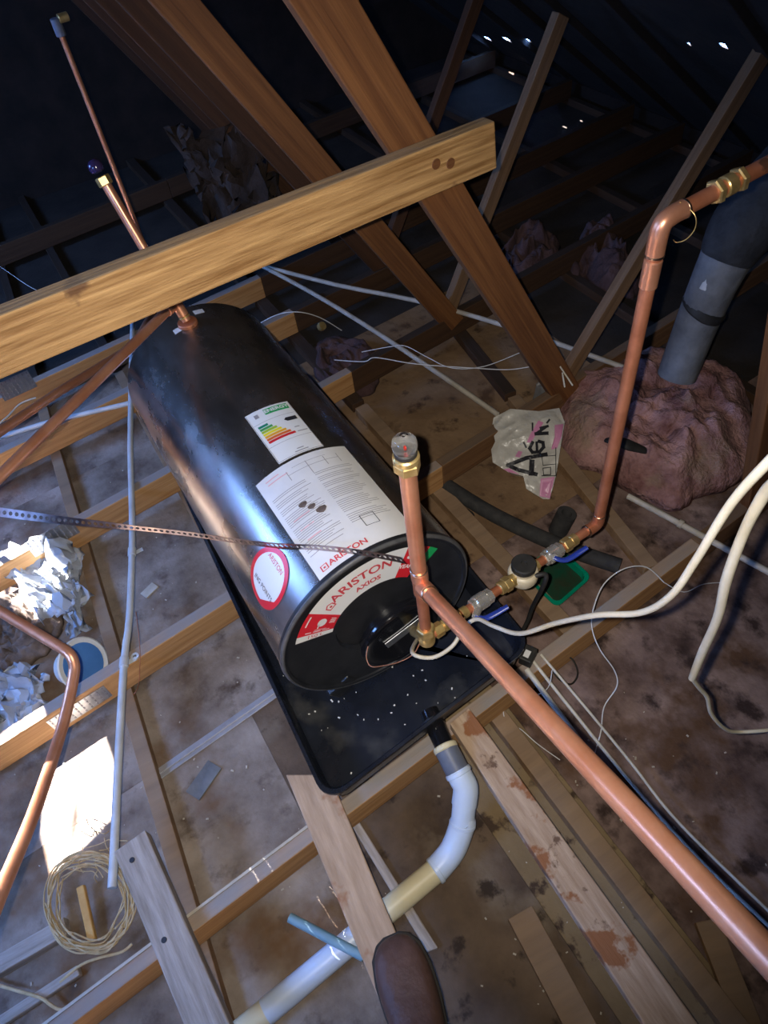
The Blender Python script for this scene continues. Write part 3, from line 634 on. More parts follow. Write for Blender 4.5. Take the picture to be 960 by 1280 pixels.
pv = MB().lathe(pc - Z * .022, Z, [(.016, -.012), (.020, 0), (.030, .004), (.033, .012), (.033, .030), (.030, .034), (.026, .036), (.026, .050), (.023, .052), (0, .052)], 28).build('pressure_valve', m_prv, vt)
MB().lathe(pc - Z * .022, Z, [(.0262, .044), (.0270, .046), (.0270, .058), (.0245, .061), (.007, .061), (.006, .058), (0, .058)], 28).build('black_cap', m_rubber, pv)
tube('drain_hose', [pc + Z * .006 + side * .02, pc + side * .035 + rd * .03 + Z * .01, R_(.60) + side * .035 - Z * .03, pz(666, 758, .24), pz(660, 775, .18), pz(651, 793, .12)], .0055, m_rubber, vt, 10, 5)
rr_ = thing('riser_pipe', 'tall upright copper pipe bending over to brass nuts, in front of the pink insulation', 'copper pipe', rp - Z * .015)
e1 = pd(828, 272, 1.06); e1 = Vector((rp.x + (e1.x - rp.x) * .6, rp.y + (e1.y - rp.y) * .6, e1.z))
e1 = pd(*project(e1), (e1 - CAM).dot(fwd)); up = (e1 - rp).normalized()
g1 = pd(1010, 178, 1.10); gd = (g1 - e1).normalized()
tube('pipe', [rp + up * .016, e1 - up * .02], .0125, m_copperd, rr_, 20)
tube('elbow', [rp - rd * .034, rp - rd * .014, rp - rd * .004 + up * .004, rp + up * .014, rp + up * .034], .0138, m_copperd, rr_, 18, 4)
ring('solder_bead', rp + up * .034, up, .0145, .004, m_solder, rr_); ring('solder_bead', rp - rd * .036, rd, .0145, .004, m_solder, rr_)
tube('elbow', [e1 - up * .055, e1 - up * .022, e1 - up * .005 + gd * .005, e1 + gd * .022, e1 + gd * .042], .0150, m_copper, rr_, 20, 5)
ring('solder_bead', e1 - up * .056, up, .0155, .005, m_solder, rr_); ring('solder_bead', e1 + gd * .043, gd, .0155, .005, m_solder, rr_)
ring('repair_sleeve', e1 - up * .088, up, .0148, .05, m_copper, rr_)
tube('pipe', [e1 + gd * .02, e1 + gd * .75], .0125, m_copperd, rr_, 20)
for t, r_, h in [(.105, .0195, .012), (.128, .0165, .02), (.150, .0195, .012)]:
    (nut if h < .015 else (lambda *a_: ring('brass_collar', *a_)))(e1 + gd * t, gd, r_, h, m_brass, rr_)
lw = e1 + gd * .03
tag(tube('thin_wire', [lw + Z * .016, pd(868, 268, 1.05), pd(869, 285, 1.05), pd(858, 299, 1.055), pd(846, 303, 1.06), pd(842, 300, 1.07)], .0008, m_brass, None, 6, 5), 'thin loop of bare wire hanging from the bend of the tall copper pipe', 'wire')

# rear vent on the tank
rv = thing('rear_vent_pipe', 'leaning copper pipe with a dark domed cap standing on the rear of the tank', 'copper pipe', fit + Z * .01)
rv0 = fit + Z * .012; rvt = py_(130, 226, 1.88); rdv = (rvt - rv0).normalized()
tube('pipe', [rv0, rvt], .0125, m_copper, rv, 18)
ring('tee_body', rv0 + rdv * .05, rdv, .0155, .07, m_copper, rv); ring('solder_bead', rv0 + rdv * .088, rdv, .016, .004, m_solder, rv); ring('solder_bead', rv0 + rdv * .012, rdv, .016, .005, m_brass, rv)
nut(rvt, rdv, .0185, .022, m_brass, rv)
MB().lathe(rvt + rdv * .020, rdv, [(.010, 0), (.017, .004), (.019, .013), (.017, .023), (.010, .030), (0, .032)], 20).build('dark_cap', mat('dark_violet_cap', (.03, .02, .07), rough=.15), rv)
a0 = rv0 + rdv * .055; a1 = pd(-40, 635, 1.42); ad = (a1 - a0).normalized()
tube('side_pipe', [a0 + ad * .012, a1 + ad * 1.1], .0128, m_copper, rv, 18); ring('branch_collar', a0 + ad * .032, ad, .0152, .03, m_copper, rv)
tag(tube('copper_pipe', [pd(-40, 566, 1.62) + (pd(-40, 566, 1.62) - pd(70, 492, 1.95)) * 2, pd(-40, 566, 1.62), pd(70, 492, 1.95), pd(168, 432, 2.2), Vector((.36, 2.56, .30))], .0125, m_copper, None, 16), 'short bright copper pipe slanting beneath the side pipe of the rear vent', 'copper pipe')
tp = thing('tall_vent_pipe', 'slim upright copper pipe with a small fitting on top, behind the leaning vent', 'copper pipe', (.372, 2.59, .02))
tube('pipe', [(.372, 2.59, .02), (.372, 2.59, 1.175)], .0085, m_copper, tp, 14)
ring('top_fitting', (.372, 2.59, 1.185), Z, .015, .045, m_pvcg, tp); ring('side_fitting', (.395, 2.585, 1.205), (1, .1, 0), .012, .03, m_brass, tp)
# pipe on the left, in the sun
lpp0, lpd = pd(-45, 735, 1.57), pd(-45, 735, 1.57) - pd(0, 764, 1.55); lpe, lpf = pd(-40, 1220, .92), pd(-40, 1220, .92) - pd(0, 1118, 1.04)
lpp = [lpp0 + lpd * 9, lpp0 + lpd * 5, lpp0 + lpd * 2.5, lpp0 + lpd, lpp0, pd(0, 764, 1.55), pd(60, 800, 1.515), pd(84, 815, 1.50), pd(92, 828, 1.497), pd(92, 845, 1.485), pd(84, 885, 1.44), pd(70, 935, 1.37), pd(40, 1022, 1.2), pd(0, 1118, 1.04), lpe, lpe + lpf, lpe + lpf * 2, lpe + lpf * 4]
tag(tube('copper_pipe', lpp, .0118, m_copper, None, 16, 4), 'bent copper pipe above the white tub, its lower end glaring in the sun', 'copper pipe')

# perforated strap
sp_px = [(-420, 560), (-200, 606), (-40, 634), (0, 640), (75, 650), (140, 657), (230, 667), (300, 677), (345, 682), (400, 685), (445, 690), (480, 696), (505, 701)]
spts = []
for x, y in sp_px:
    if x < 260: spts.append(pd(x, y, 1.52 + (x / 260) * .03))
    elif x < 470: spts.append(ptank(x, y, .014))
    else: spts.append(ptank(x, y, .016 + (x - 470) * .0008))
sc = catmull(spts, 30); L_ = [0]
for i in range(1, len(sc)): L_.append(L_[-1] + (sc[i] - sc[i - 1]).length)
def along(s):
    s = max(0, min(s, L_[-1] - 1e-6)); i = max(k_ for k_ in range(len(L_) - 1) if L_[k_] <= s) if 0 else int(np.searchsorted(L_, s, 'right') - 1)
    t = (s - L_[i]) / max(1e-9, L_[i + 1] - L_[i]); return sc[i].lerp(sc[i + 1], t)
mb = MB(); pitch = .0130; hw_ = .0100; ns = int(L_[-1] / pitch)
for i in range(ns):
    s0 = i * pitch; P0, P1 = along(s0), along(s0 + pitch); c = along(s0 + pitch / 2); x = (P1 - P0).normalized()
    nrm = (CAM - c).normalized(); y = nrm.cross(x).normalized(); tw_ = max(0, min(1, (s0 / L_[-1] - .40) / .2)) * 1.05; y = Matrix.Rotation(tw_, 3, x) @ y
    # square cell with an eight sided hole
    outer = []; inner = []
    for k_ in range(8):
        a_ = k_ * math.pi / 4; hx = pitch / 2
        ox = round(math.cos(a_) * 1.2) * hx; oy = round(math.sin(a_) * 1.2) * hw_
        outer.append(c + x * ox + y * oy); inner.append(c + x * math.cos(a_) * .0044 + y * math.sin(a_) * .0050)
    mb.add(outer + inner, [(k_, (k_ + 1) % 8, 8 + (k_ + 1) % 8, 8 + k_) for k_ in range(8)])
tag(mb.build('perforated_strap', m_steel, None, False, solid=.0008), 'perforated steel strap stretched over the tank from the domed riser', 'strap')

# ================================================================== DRAIN PIPE
dp = thing('drain_pipe', 'white plastic waste pipe with two bends leading from the tray outlet', 'drain pipe', pz(560, 1075, 0))
d0 = sp1; d1 = pz(573, 966, .165); d2 = pz(582, 985, .145); d3 = pz(578, 1030, .085); d4 = pz(566, 1062, .048); d5 = pz(545, 1088, .033); d6 = pz(500, 1125, .030); d7 = pz(300, 1292, .030)
tube('grey_coupling', [d0 + sd * .004, d1], .0275, m_pvcg, dp, 24)
ring('pale_sleeve', d0 + sd * .004, sd, .0285, .014, m_pvcc, dp, 24)
tube('elbow', [d1 - (d1 - d0).normalized() * .006, d1 + (d1 - d0).normalized() * .012, d2, d2.lerp(d3, .45)], .0285, m_pvc, dp, 24, 5)
ring('elbow_lip', d1, (d1 - d0), .0305, .012, m_pvc, dp, 24)
tube('pipe', [d2.lerp(d3, .40), d3], .0265, m_pvc, dp, 24)
tube('elbow', [d3.lerp(d2, .1), d3, d4, d5], .0290, m_pvc, dp, 24, 5)
ring('elbow_lip', d3, (d3 - d2), .0305, .010, m_pvc, dp, 24); ring('elbow_lip', d5, (d6 - d5), .0305, .012, m_pvc, dp, 24)
dm = d5.lerp(d7, .36); dn = d5.lerp(d7, .88)
tube('pipe', [d5, d5.lerp(d7, .42)], .0262, m_pvcc, dp, 24); tube('pipe', [d5.lerp(d7, .42), dn], .0262, m_pvc, dp, 24); tube('pipe', [dn, d7], .0262, m_pvcc, dp, 24)
tag(tube('conduit_offcut', [pz(362, 1147, .070), pz(455, 1196, .070)], .010, mat('blue_conduit', (.13, .25, .33), (.2, .34, .42), 12, .5), None, 14), 'blue grey conduit offcut lying across the white waste pipe', 'conduit')

# ================================================================== CONDUITS, CABLES AND WIRES
cz = TIE_T + .011
cpx = [(166, 400), (164, 480), (163, 560), (165, 640), (165, 690), (162, 770), (155, 828), (148, 950), (143, 1060), (140, 1110)]
cp = [pz(x, y, cz) for x, y in cpx]
cn = thing('conduit', 'straight grey conduit clipped across the tie beams left of the tank', 'conduit', (cp[4].x, cp[4].y, TIE_T))
tube('conduit_tube', cp, .0098, m_cond, cn, 14, 3)
for i in (1, 4, 6):
    ring('coupler', cp[i], cp[i + 1] - cp[i], .0122, .03, m_cond, cn); 
    MB().box(cp[i] + Vector((.016, 0, -.009)), (.03, .014, .002)).build('saddle_lug', m_cond, cn, False, bevel=.0005)
MB().lathe(pz(169, 821, TIE_T + .001), Z, [(.005, 0), (.011, 0), (.011, .004), (.005, .004), (.005, 0)], 16).build('saddle_ring', m_cond, cn)
def conduit(px, z, label, r=.009, m=m_conddust):
    return tag(tube('conduit', [pz(x, y, z) for x, y in px], r, m, None, 12, 3), label, 'conduit')
conduit([(300, 318), (390, 366), (470, 415), (560, 475), (622, 518)], cz, 'thin pale conduit running from behind the tank to the printed bag')
conduit([(320, 330), (420, 356), (525, 377), (640, 410), (782, 460)], cz, 'long pale conduit passing behind the feet of the leaning webs')
rc = conduit([(785, 620), (845, 652), (900, 682), (985, 728)], cz, 'pale conduit in front of the pink insulation, right of the tall copper pipe')
ring('saddle', pz(851, 655, cz), pz(900, 682, cz) - pz(845, 652, cz), .0125, .014, m_conddust, rc)
conduit([(230, 478), (290, 458), (330, 440), (480, 372)], cz, 'bluish flat conduit strip along the tie beam left of the tank') if 0 else None
tag(tube('conduit', [pz(-30, 556, cz), pz(60, 528, cz), pz(166, 503, cz)], .009, m_cond, None, 12), 'short conduit lying along the tie beam under the slanting copper pipes', 'conduit')
# thick white flex from the element cover
f1 = [cc + Vector((.05, -.03, -.02)), pd(515, 815, 1.42), pd(540, 822, 1.40), pd(565, 808, 1.39), pd(580, 785, 1.38), pd(596, 774, 1.36), pd(618, 783, 1.29), pd(650, 792, 1.20), pd(695, 779, 1.08), pd(745, 769, .95), pd(800, 766, .85), pd(838, 745, .76), pd(870, 700, .68), pd(915, 628, .58), pd(975, 562, .50), pd(1035, 495, .45), Vector((.46, .24, 1.52)), Vector((.58, .40, 1.66)), Vector((.75, .585, 1.84))]
tag(tube('power_cable', f1, .0042, m_white, None, 12, 6), 'thick white cable leaving the black element cover and sweeping up past the pipes', 'cable')
f2 = [Vector((.85, .59, 1.77)), Vector((.68, .44, 1.63)), Vector((.56, .31, 1.50)), Vector((.48, .22, 1.40)), pd(985, 575, .55), pd(955, 618, .60), pd(930, 665, .66), pd(908, 725, .74), pd(897, 772, .82), pd(878, 815, .92), pd(865, 848, 1.0)]
c2 = thing('sleeved_cable', 'white sleeved cable hanging beside the thick cable and thinning to a lead', 'cable', f2[-1])
tube('sleeve', f2, [.0054, .0054, .0054, .0054, .0054, .0056, .0052, .0058, .0054, .0058, .0050], m_white, c2, 12, 5)
tube('lead', [f2[-1], pd(874, 860, 1.05), pd(884, 872, 1.1), pd(889, 892, 1.16), pd(905, 910, 1.22), pd(925, 915, 1.26), pd(985, 910, 1.30), pz(1060, 900, .02), pz(1160, 880, .006)], .0034, m_white, c2, 10, 5)
def wire(pts, label, r=.0018, m=m_wire, k_=6): return tag(tube('wire', pts, r, m, None, 8, k_), label, 'wire')
wire([pz(830, 728, .20), pz(808, 709, .25), pz(780, 711, .27), pz(755, 730, .25), pz(742, 760, .22), pz(740, 785, .20), pz(750, 812, .17), pz(768, 838, .12), pz(771, 858, .09), pz(755, 884, .06), pz(751, 915, .05), pz(742, 946, .03)], 'thin white wire looping down beside the pale cable bundle', .0016)
wire([pz(690, 838, .16), pz(686, 858, .12), pz(672, 868, .09), pz(645, 868, .06), pz(630, 882, .05), pz(633, 903, .03), pz(650, 911, .015), pz(672, 930, .006), pz(700, 950, .004)], 'thin white wire curling over the boards from the black connector', .0012)
wire([pz(960 - 50, 728, .1), pz(880, 730, .14), pz(855, 740, .16), pz(830, 728, .20)], 'thin white wire end by the pale conduit right of the cables', .0012)
wire([pz(452, 440, .16), pz(490, 433, .19), pz(508, 433, .20), pz(535, 447, .18), pz(565, 460, .16), pz(605, 458, .16), pz(652, 440, .18)], 'thin curly white wire before the leaning webs', .0016)
wire([pz(418, 450, .15), pz(455, 452, .17), pz(470, 447, .19), pz(520, 455, .17), pz(590, 460, .15), pz(635, 462, .15), pz(665, 458, .16)], 'thin straight white wire before the leaning webs', .0018)
wire([pz(318, 408, .20), pz(345, 394, .30), pz(372, 390, .32), pz(400, 397, .26), pz(427, 413, .16)], 'arched white wire behind the right flank of the tank', .0018)
wire([pz(-20, 320, .2), pz(10, 340, .2), pz(40, 360, .18), pz(70, 372, .15)], 'faint wire behind the left end of the long beam', .0014)
wire([pz(-20, 545, .2), pz(8, 522, .2), pz(25, 505, .2), pz(45, 497, .2)], 'cream wire below the galvanised plate on the back tie', .0030, m_cablec)
for (a_, b_), lb in ((((698, 455), (716, 482)), 'longer slanting white cable tie at the foot of the broad leaning web'), (((703, 466), (706, 484)), 'shorter upright white cable tie at the foot of the broad leaning web')):
    tag(tube('cable_tie', [pz(*a_, .26), pz((a_[0] + b_[0]) / 2, (a_[1] + b_[1]) / 2, .25), pz(*b_, .23)], .0028, m_white, None, 8, 2), lb, 'cable tie', 'cable ties at the web foot')
# bundle of pale cables
bun = [([(658, 836), (700, 893), (760, 972), (840, 1060), (985, 1200)], .0075, 'widest pale cable of the bundle beside the long copper pipe'),
       ([(666, 826), (712, 884), (790, 980), (870, 1070), (985, 1180)], .0045, 'middle pale cable of the bundle beside the long copper pipe'),
       ([(676, 818), (735, 888), (790, 955), (850, 1030), (985, 1162)], .0036, 'outermost thin pale cable of the bundle beside the long copper pipe')]
for px, r_, lb in bun:
    tag(tube('cable', [pz(x, y, .145 if i == 0 else (.10 if i == 1 else .03)) for i, (x, y) in enumerate(px)], r_, m_cablec, None, 10, 6), lb, 'cable')
cb = thing('cable_connector', 'small black connector box at the tray corner with pale cables leaving it', 'connector', pz(660, 822, .142))
p = pz(660, 820, .165); fr = Matrix.Rotation(math.radians(28), 3, 'Z')
MB().box(p, (.045, .032, .03), fr).build('housing', m_rubber, cb, False, bevel=.003); MB().box(p + Vector((-.004, 0, .0155)), (.02, .014, .002), fr).build('name_plate', m_paper, cb, False)
wire([pz(690, 838, .12), pz(700, 850, .10), pz(714, 855, .07), pz(722, 842, .06), pz(716, 825, .06), pz(704, 818, .07)], 'small loop of black wire over the pale cables', .0022, m_rubber)
wire([pd(528, 795, 1.44), pd(518, 816, 1.47), pd(500, 827, 1.50), pd(480, 832, 1.53), pd(464, 833, 1.55), pd(458, 822, 1.56), pd(460, 808, 1.565)], 'thin copper wire bowed around the black element cover', .0012, m_copper)
wire([pz(170, 765, .14), pz(174, 800, .145), pz(175, 830, .14), pz(172, 860, .05), pz(160, 876, .03)], 'hair thin brown wire hanging over the tie beam beside the grey conduit', .0010, m_copperd)

# ================================================================== OLD LAGGING, TUB, BITS
tag(tube('pipe_lagging', [pz(535, 588, .03), pz(560, 608, .03), pz(620, 645, .03), pz(700, 682, .032), pz(775, 708, .032)], .0240, m_lag, None, 16, 4), 'length of dark foam pipe lagging on the boards behind the valves', 'pipe lagging')
p = pz(700, 657, .05)
lo_ = thing('lagging_offcut', 'short dark offcut of foam lagging standing by the longer one', 'pipe lagging', (p.x, p.y, 0))
MB().lathe((p.x + .01, p.y + .015, .0), (.22, -.1, 1), [(.030, 0), (.030, .085), (.016, .085), (.015, .02), (0, .02)], 20).build('foam_shell', m_lag, lo_)
p0, p1 = pz(563, 628, .016), pz(588, 645, .016)
tag(MB().tube([p0 - (p1 - p0) * .1, p0, p0.lerp(p1, .5), p1, p1 + (p1 - p0) * .12], [.006, .014, .017, .015, .006], 12, 3, flat=.7).build('rubber_pad', m_rubber), 'black rubber pad lying on the boards right of the tank', 'rubber pad')
# green tub
gq = [pz(*q, .052) for q in [(652, 714), (694, 681), (738, 720), (696, 757)]]
gt = thing('green_tub', 'small green plastic tub holding dark sludge under the valve levers', 'tub', sum(gq, Vector()) / 4 * Vector((1, 1, 0)) if 0 else Vector(((gq[0].x + gq[2].x) / 2, (gq[0].y + gq[2].y) / 2, 0)))
rings = []
for ins, r_, z in [(.022, .012, .001), (.012, .016, .002), (.004, .02, .045), (-.004, .022, .047), (-.004, .022, .050), (.006, .02, .050), (.014, .018, .006), (.03, .01, .005)]:
    rings.append([Vector((q.x, q.y, z)) for q in rrect(gq, r_, ins, 4)])
n = len(rings[0]); vs = [q for g in rings for q in g]
fs = [(i * n + k_, i * n + (k_ + 1) % n, (i + 1) * n + (k_ + 1) % n, (i + 1) * n + k_) for i in range(len(rings) - 1) for k_ in range(n)] + [tuple(range(n)), tuple((len(rings) - 1) * n + k_ for k_ in range(n))]
MB().add(vs, fs).build('tub_body', m_greenp, gt)
sg = [Vector((q.x, q.y, .028)) for q in rrect(gq, .018, .0095, 4)]
MB().add(sg, [tuple(range(len(sg)))]).build('sludge', m_sludge, gt)
# white tub on the left
wt = thing('white_tub', 'white plastic tub with a blue inside tipped against the tie beam', 'tub', pz(95, 850, .04))
bo = pz(95, 832, .10); ba = (CAM - bo).normalized() * .62 + right * .5 - down * .12; ba.normalize()
MB().lathe(bo - ba * .03, ba, [(.036, -.01), (.048, .0), (.060, .058), (.072, .064), (.074, .069), (.070, .072), (.058, .070)], 32).build('tub_shell', m_tub, wt)
MB().lathe(bo - ba * .03, ba, [(.0, .012), (.042, .014), (.049, .03), (.0582, .071)], 32).build('tub_inside', m_tubb, wt)  # inner face of the tub, coloured blue

# ------------------------------------------------------------------ lumps: insulation, rubble, sheets
def lump(name, px, z0, hgt, m, label, cat, seed, amp=.05, nu=46, group=None, freq=9):
    """heap over a pixel outline on the boards, with a ragged top"""
    poly = [pz(x, y, z0) for x, y in px]; c = sum(poly, Vector()) / len(poly)
    cl = catmull(poly + [poly[0]], 14)[:-1]; nn = len(cl); rows = 30; vs = []; fs = []
    for j in range(rows + 1):
        t = j / rows
        for i, p in enumerate(cl):
            q = c.lerp(p, 1 - t); prof = math.sin(min(1, t * 1.9) * math.pi / 2) ** .7
            nz = fnoise((q.x + seed, q.y, t * .3), freq, 3)
            q = q + Vector((fnoise((q.x, q.y + seed, 1), freq * 1.6, 2) * amp * .25, fnoise((q.x, q.y, seed), freq * 1.6, 2) * amp * .25, 0))
            vs.append(Vector((q.x, q.y, max(z0 + .001, z0 + prof * (hgt + nz * amp)) if j else z0)))
    for j in range(rows):
        for i in range(nn): fs.append((j * nn + i, j * nn + (i + 1) % nn, (j + 1) * nn + (i + 1) % nn, (j + 1) * nn + i))
    fs.append(tuple(range(nn)))
    return tag(MB().add(vs, fs).build(name, m, sharp=180), label, cat, group)
lump('insulation_batt', [(700, 500), (735, 478), (790, 458), (850, 462), (925, 488), (945, 540), (930, 600), (885, 618), (850, 640), (800, 622), (745, 592), (705, 572), (690, 540)], 0.002, .15, m_pink, 'big heap of pink glass wool insulation behind the tall copper pipe', 'insulation', 1.3, .06, freq=9)
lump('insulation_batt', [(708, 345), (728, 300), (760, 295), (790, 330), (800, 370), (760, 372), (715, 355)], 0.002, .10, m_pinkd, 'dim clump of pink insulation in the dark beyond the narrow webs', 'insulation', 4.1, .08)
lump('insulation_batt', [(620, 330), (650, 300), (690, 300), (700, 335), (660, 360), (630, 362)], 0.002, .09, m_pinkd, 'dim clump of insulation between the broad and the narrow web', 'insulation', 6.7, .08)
lump('insulation_batt', [(385, 440), (420, 420), (470, 440), (475, 480), (440, 500), (400, 480)], 0.002, .05, m_pinkd, 'thin pad of dim insulation just right of the tank', 'insulation', 8.2, .05)
lump('rubble_heap', [(-20, 760), (30, 745), (75, 760), (72, 800), (40, 830), (0, 850), (-30, 830)], .002, .06, m_dirt, 'small brown heap of rubble and rags in the sun beside the white tub', 'rubble', 2.2, .05, freq=22)
def sheet(name, px, z, m, label, cat, seed, amp, lift=.0, nu=26, nv=26, freq=10, solid=.0008):
    a_, b_, c_, d_ = [pz(x, y, zz) for (x, y), zz in zip(px, z)]
    def fn(u, v):
        p = a_.lerp(b_, u).lerp(d_.lerp(c_, u), v); e = min(u, 1 - u, v, 1 - v)
        p = p + Vector((fnoise((u * 3 + seed, v * 3, 0), 1.3) * amp * .8, fnoise((u * 3, v * 3 + seed, 2), 1.3) * amp * .8, 0))
        p.z += abs(fnoise((u * freq * .4, v * freq * .4, seed), 1.0, 5)) * amp * 1.6 + lift * math.sin(math.pi * u) * math.sin(math.pi * v)
        p.z = max(p.z, .004); return p
    return tag(MB().grid(fn, nu, nv).build(name, m, solid=solid), label, cat)
sheet('plastic_sheet', [(-30, 700), (92, 672), (100, 750), (60, 778)], (.05, .09, .06, .06), m_sheet, 'crumpled clear plastic glaring in the sun above the white tub', 'plastic sheet', 3.3, .05)
sheet('plastic_sheet', [(-30, 835), (62, 838), (58, 880), (-20, 965)], (.02, .05, .03, .02), m_sheet, 'crumpled bluish plastic sheet between tie beam and white tub', 'plastic sheet', 9.1, .05)
sheet('plastic_sheet', [(82, 690), (104, 690), (112, 790), (84, 800)], (.06, .05, .03, .03), m_sheet, 'narrow twisted plastic strip leaning on the batten beside the white tub', 'plastic sheet', 5.5, .035, nu=12)

# printed plastic bag
bag = thing('plastic_bag', 'crumpled plastic carrier bag with black lettering and pink print by the broad web foot', 'bag', pz(655, 590, .02))
outl = [(617, 522), (638, 511), (673, 514), (699, 510), (706, 528), (700, 563), (695, 595), (687, 624), (679, 624), (658, 611), (654, 595), (635, 590), (616, 578), (614, 562), (619, 552), (615, 533)]
bc = (660, 560)
def bagpt(x, y, off=0.0):
    # sloping face of the bag: far top edge higher
    z = .012 + max(0, (628 - y)) / 118 * .14
    r_ = min(1.0, math.hypot((x - 660) / 52, (y - 565) / 62)); puff = .035 * math.sqrt(max(0, 1 - r_ ** 2))
    f_ = -abs(fnoise((x * .030 + y * .015, y * .028, 3.0), 1, 2)) * .024 - abs(fnoise((x * .09 - y * .03, y * .06, 7.0), 1, 2)) * .004 + .010
    p = pz(x, y, z); return p + (CAM - p).normalized() * (puff + f_ + off)
ol = [Vector((x, y, 0)) for x, y in outl]; cl = [ol[i].lerp(ol[(i + 1) % len(ol)], t_ / 6) for i in range(len(ol)) for t_ in range(6)]; nn = len(cl); rows = 26; vs = []; fs = []
for j in range(rows + 1):
    for p in cl: q = Vector((*bc, 0)).lerp(p, 1 - j / rows); vs.append(bagpt(q.x, q.y))
for j in range(rows):
    for i in range(nn): fs.append((j * nn + i, j * nn + (i + 1) % nn, (j + 1) * nn + (i + 1) % nn, (j + 1) * nn + i))
base = len(vs)     # underside, so the bag is a closed body
for p in cl: b_ = bagpt(p.x, p.y); cb_ = bagpt(*bc); vs.append(Vector((b_.x + (cb_.x - b_.x) * .22, b_.y + (cb_.y - b_.y) * .22, max(.004, b_.z - .03))))
for i in range(nn): fs.append((i, (i + 1) % nn, base + (i + 1) % nn, base + i))
fs.append(tuple(base + i for i in range(nn)))
MB().add(vs, fs).build('bag_film', m_bag, bag, sharp=24)
def bagpoly(name, pts, m, off=.002, sub=1):
    # fan of the print laid on the film
    P = [Vector((x, y, 0)) for x, y in pts]; c = sum(P, Vector()) / len(P); mb = MB(); nn = len(P); vs = []; fs = []
    R = 8
    for j in range(R + 1):
        for p in P: q = c.lerp(p, 1 - j / R); vs.append(bagpt(q.x, q.y, off + .001))
    for j in range(R):
        for i in range(nn): fs.append((j * nn + i, j * nn + (i + 1) % nn, (j + 1) * nn + (i + 1) % nn, (j + 1) * nn + i))
    return mb.add(vs, fs).build(name, m, bag)
Q = lambda x, y: (600 + x / 6.857, 470 + y / 6.857)
for pts in ([(500, 380), (545, 400), (480, 500), (440, 570), (400, 570), (430, 500)], [(640, 420), (715, 410), (700, 520), (660, 620), (610, 630), (640, 520)], [(300, 690), (330, 640), (365, 650), (340, 700)], [(520, 880), (640, 862), (600, 1050), (510, 1030)], [(200, 800), (250, 790), (340, 845), (250, 825)]):
    bagpoly('pink_print', [Q(*p) for p in pts], m_bagpink)
def stroke(pts, w_, m=m_inkd, name='black_lettering'):
    mb = MB()
    for i in range(len(pts) - 1):
        a_, b_ = Vector((*Q(*pts[i]), 0)), Vector((*Q(*pts[i + 1]), 0)); d = (b_ - a_).normalized(); nr = Vector((-d.y, d.x, 0)) * w_ / 6.857 / 2; a_ = a_ - d * w_ / 16; b_ = b_ + d * w_ / 16
        mb.grid(lambda u, v: bagpt(*(a_.lerp(b_, u) + nr * (2 * v - 1)).xy, .0045), 8, 2)
    return mb.build(name, m, bag, False)
stroke([(565, 672), (400, 702), (240, 765), (330, 805), (480, 842)], 34); stroke([(445, 735), (440, 835)], 44)
stroke([(450, 570), (425, 620), (450, 655), (510, 650), (545, 610), (540, 570), (505, 560)], 28); stroke([(485, 570), (490, 650)], 22)
stroke([(480, 495), (575, 490)], 30); stroke([(480, 495), (560, 440)], 24); stroke([(520, 445), (580, 430)], 22); stroke([(575, 400), (595, 375)], 16)
stroke([(650, 615), (650, 855), (530, 855)], 7); stroke([(530, 690), (650, 680)], 6); stroke([(530, 690), (540, 765), (650, 755)], 6); stroke([(540, 790), (605, 782), (605, 845), (545, 848), (540, 790)], 7)
stroke([(450, 405), (450, 465)], 14); stroke([(375, 570), (395, 610)], 16)
# dark end of the bag bunched against the web
lump('crumpled_film', [(664, 512), (672, 492), (690, 485), (702, 492), (700, 512), (684, 518)], .004, .13, mat('grey_film', (.10, .095, .09), (.2, .19, .18), 12, .35, bump=.5), 'bunched grey film between the printed bag and the broad web foot', 'plastic film', 3.9, .03, freq=20)
p = pz(775, 556, .13)
tag(MB().tube([pd(757, 550, 2.02), pd(768, 551, 2.0), pd(785, 556, 2.0), pd(806, 563, 2.02)], [.008, .017, .020, .012], 12, 4, flat=.6).build('rubber_shoe_sole', m_rubber), 'dark rubber scrap lying on the pink insulation', 'rubber scrap')
tag(MB().lathe(pz(402, 408, .14), (.3, -.6, .6), [(.006, -.012), (.016, -.010), (.018, 0), (.016, .010), (.006, .012)], 16).build('brass_olive', m_brass), 'small brass fitting lying behind the tank', 'fitting')

# wrapped duct at the right
du = thing('wrapped_duct', 'grey wrapped duct slanting up out of the pink insulation', 'duct', pz(850, 462, .1))
dpts = [pd(846, 470, 2.22), pd(868, 412, 2.12), pd(892, 355, 2.0), pd(908, 322, 1.95)]
tube('grey_wrap', dpts, [.060, .062, .066, .072], m_duct, du, 20, 5)
tube('dark_wrap', [dpts[-1], pd(930, 285, 1.9), pd(975, 235, 1.85), pd(1040, 190, 1.8), Vector((2.0, .75, .86))], [.073, .092, .10, .10, .10], m_ductd, du, 20, 5)
b_ = pd(880, 384, 2.06); ring('black_tape', b_, dpts[2] - dpts[1] + Vector((.05, -.04, .0)), .0685, .034, m_rubber, du, 24)
tube('pale_tape', [pd(878, 362, 1.965), pd(888, 338, 1.93)], .010, m_cond, du, 8, flat=.3)

# brown sacking hung on the web at the back left
sheet('brown_sacking', [(215, 170), (345, 190), (352, 290), (265, 285)], (.75, .62, .35, .38), m_sack, 'limp brown sacking hanging from the webs behind the long beam', 'sacking', 2.7, .10, nu=24, nv=24, solid=.004)

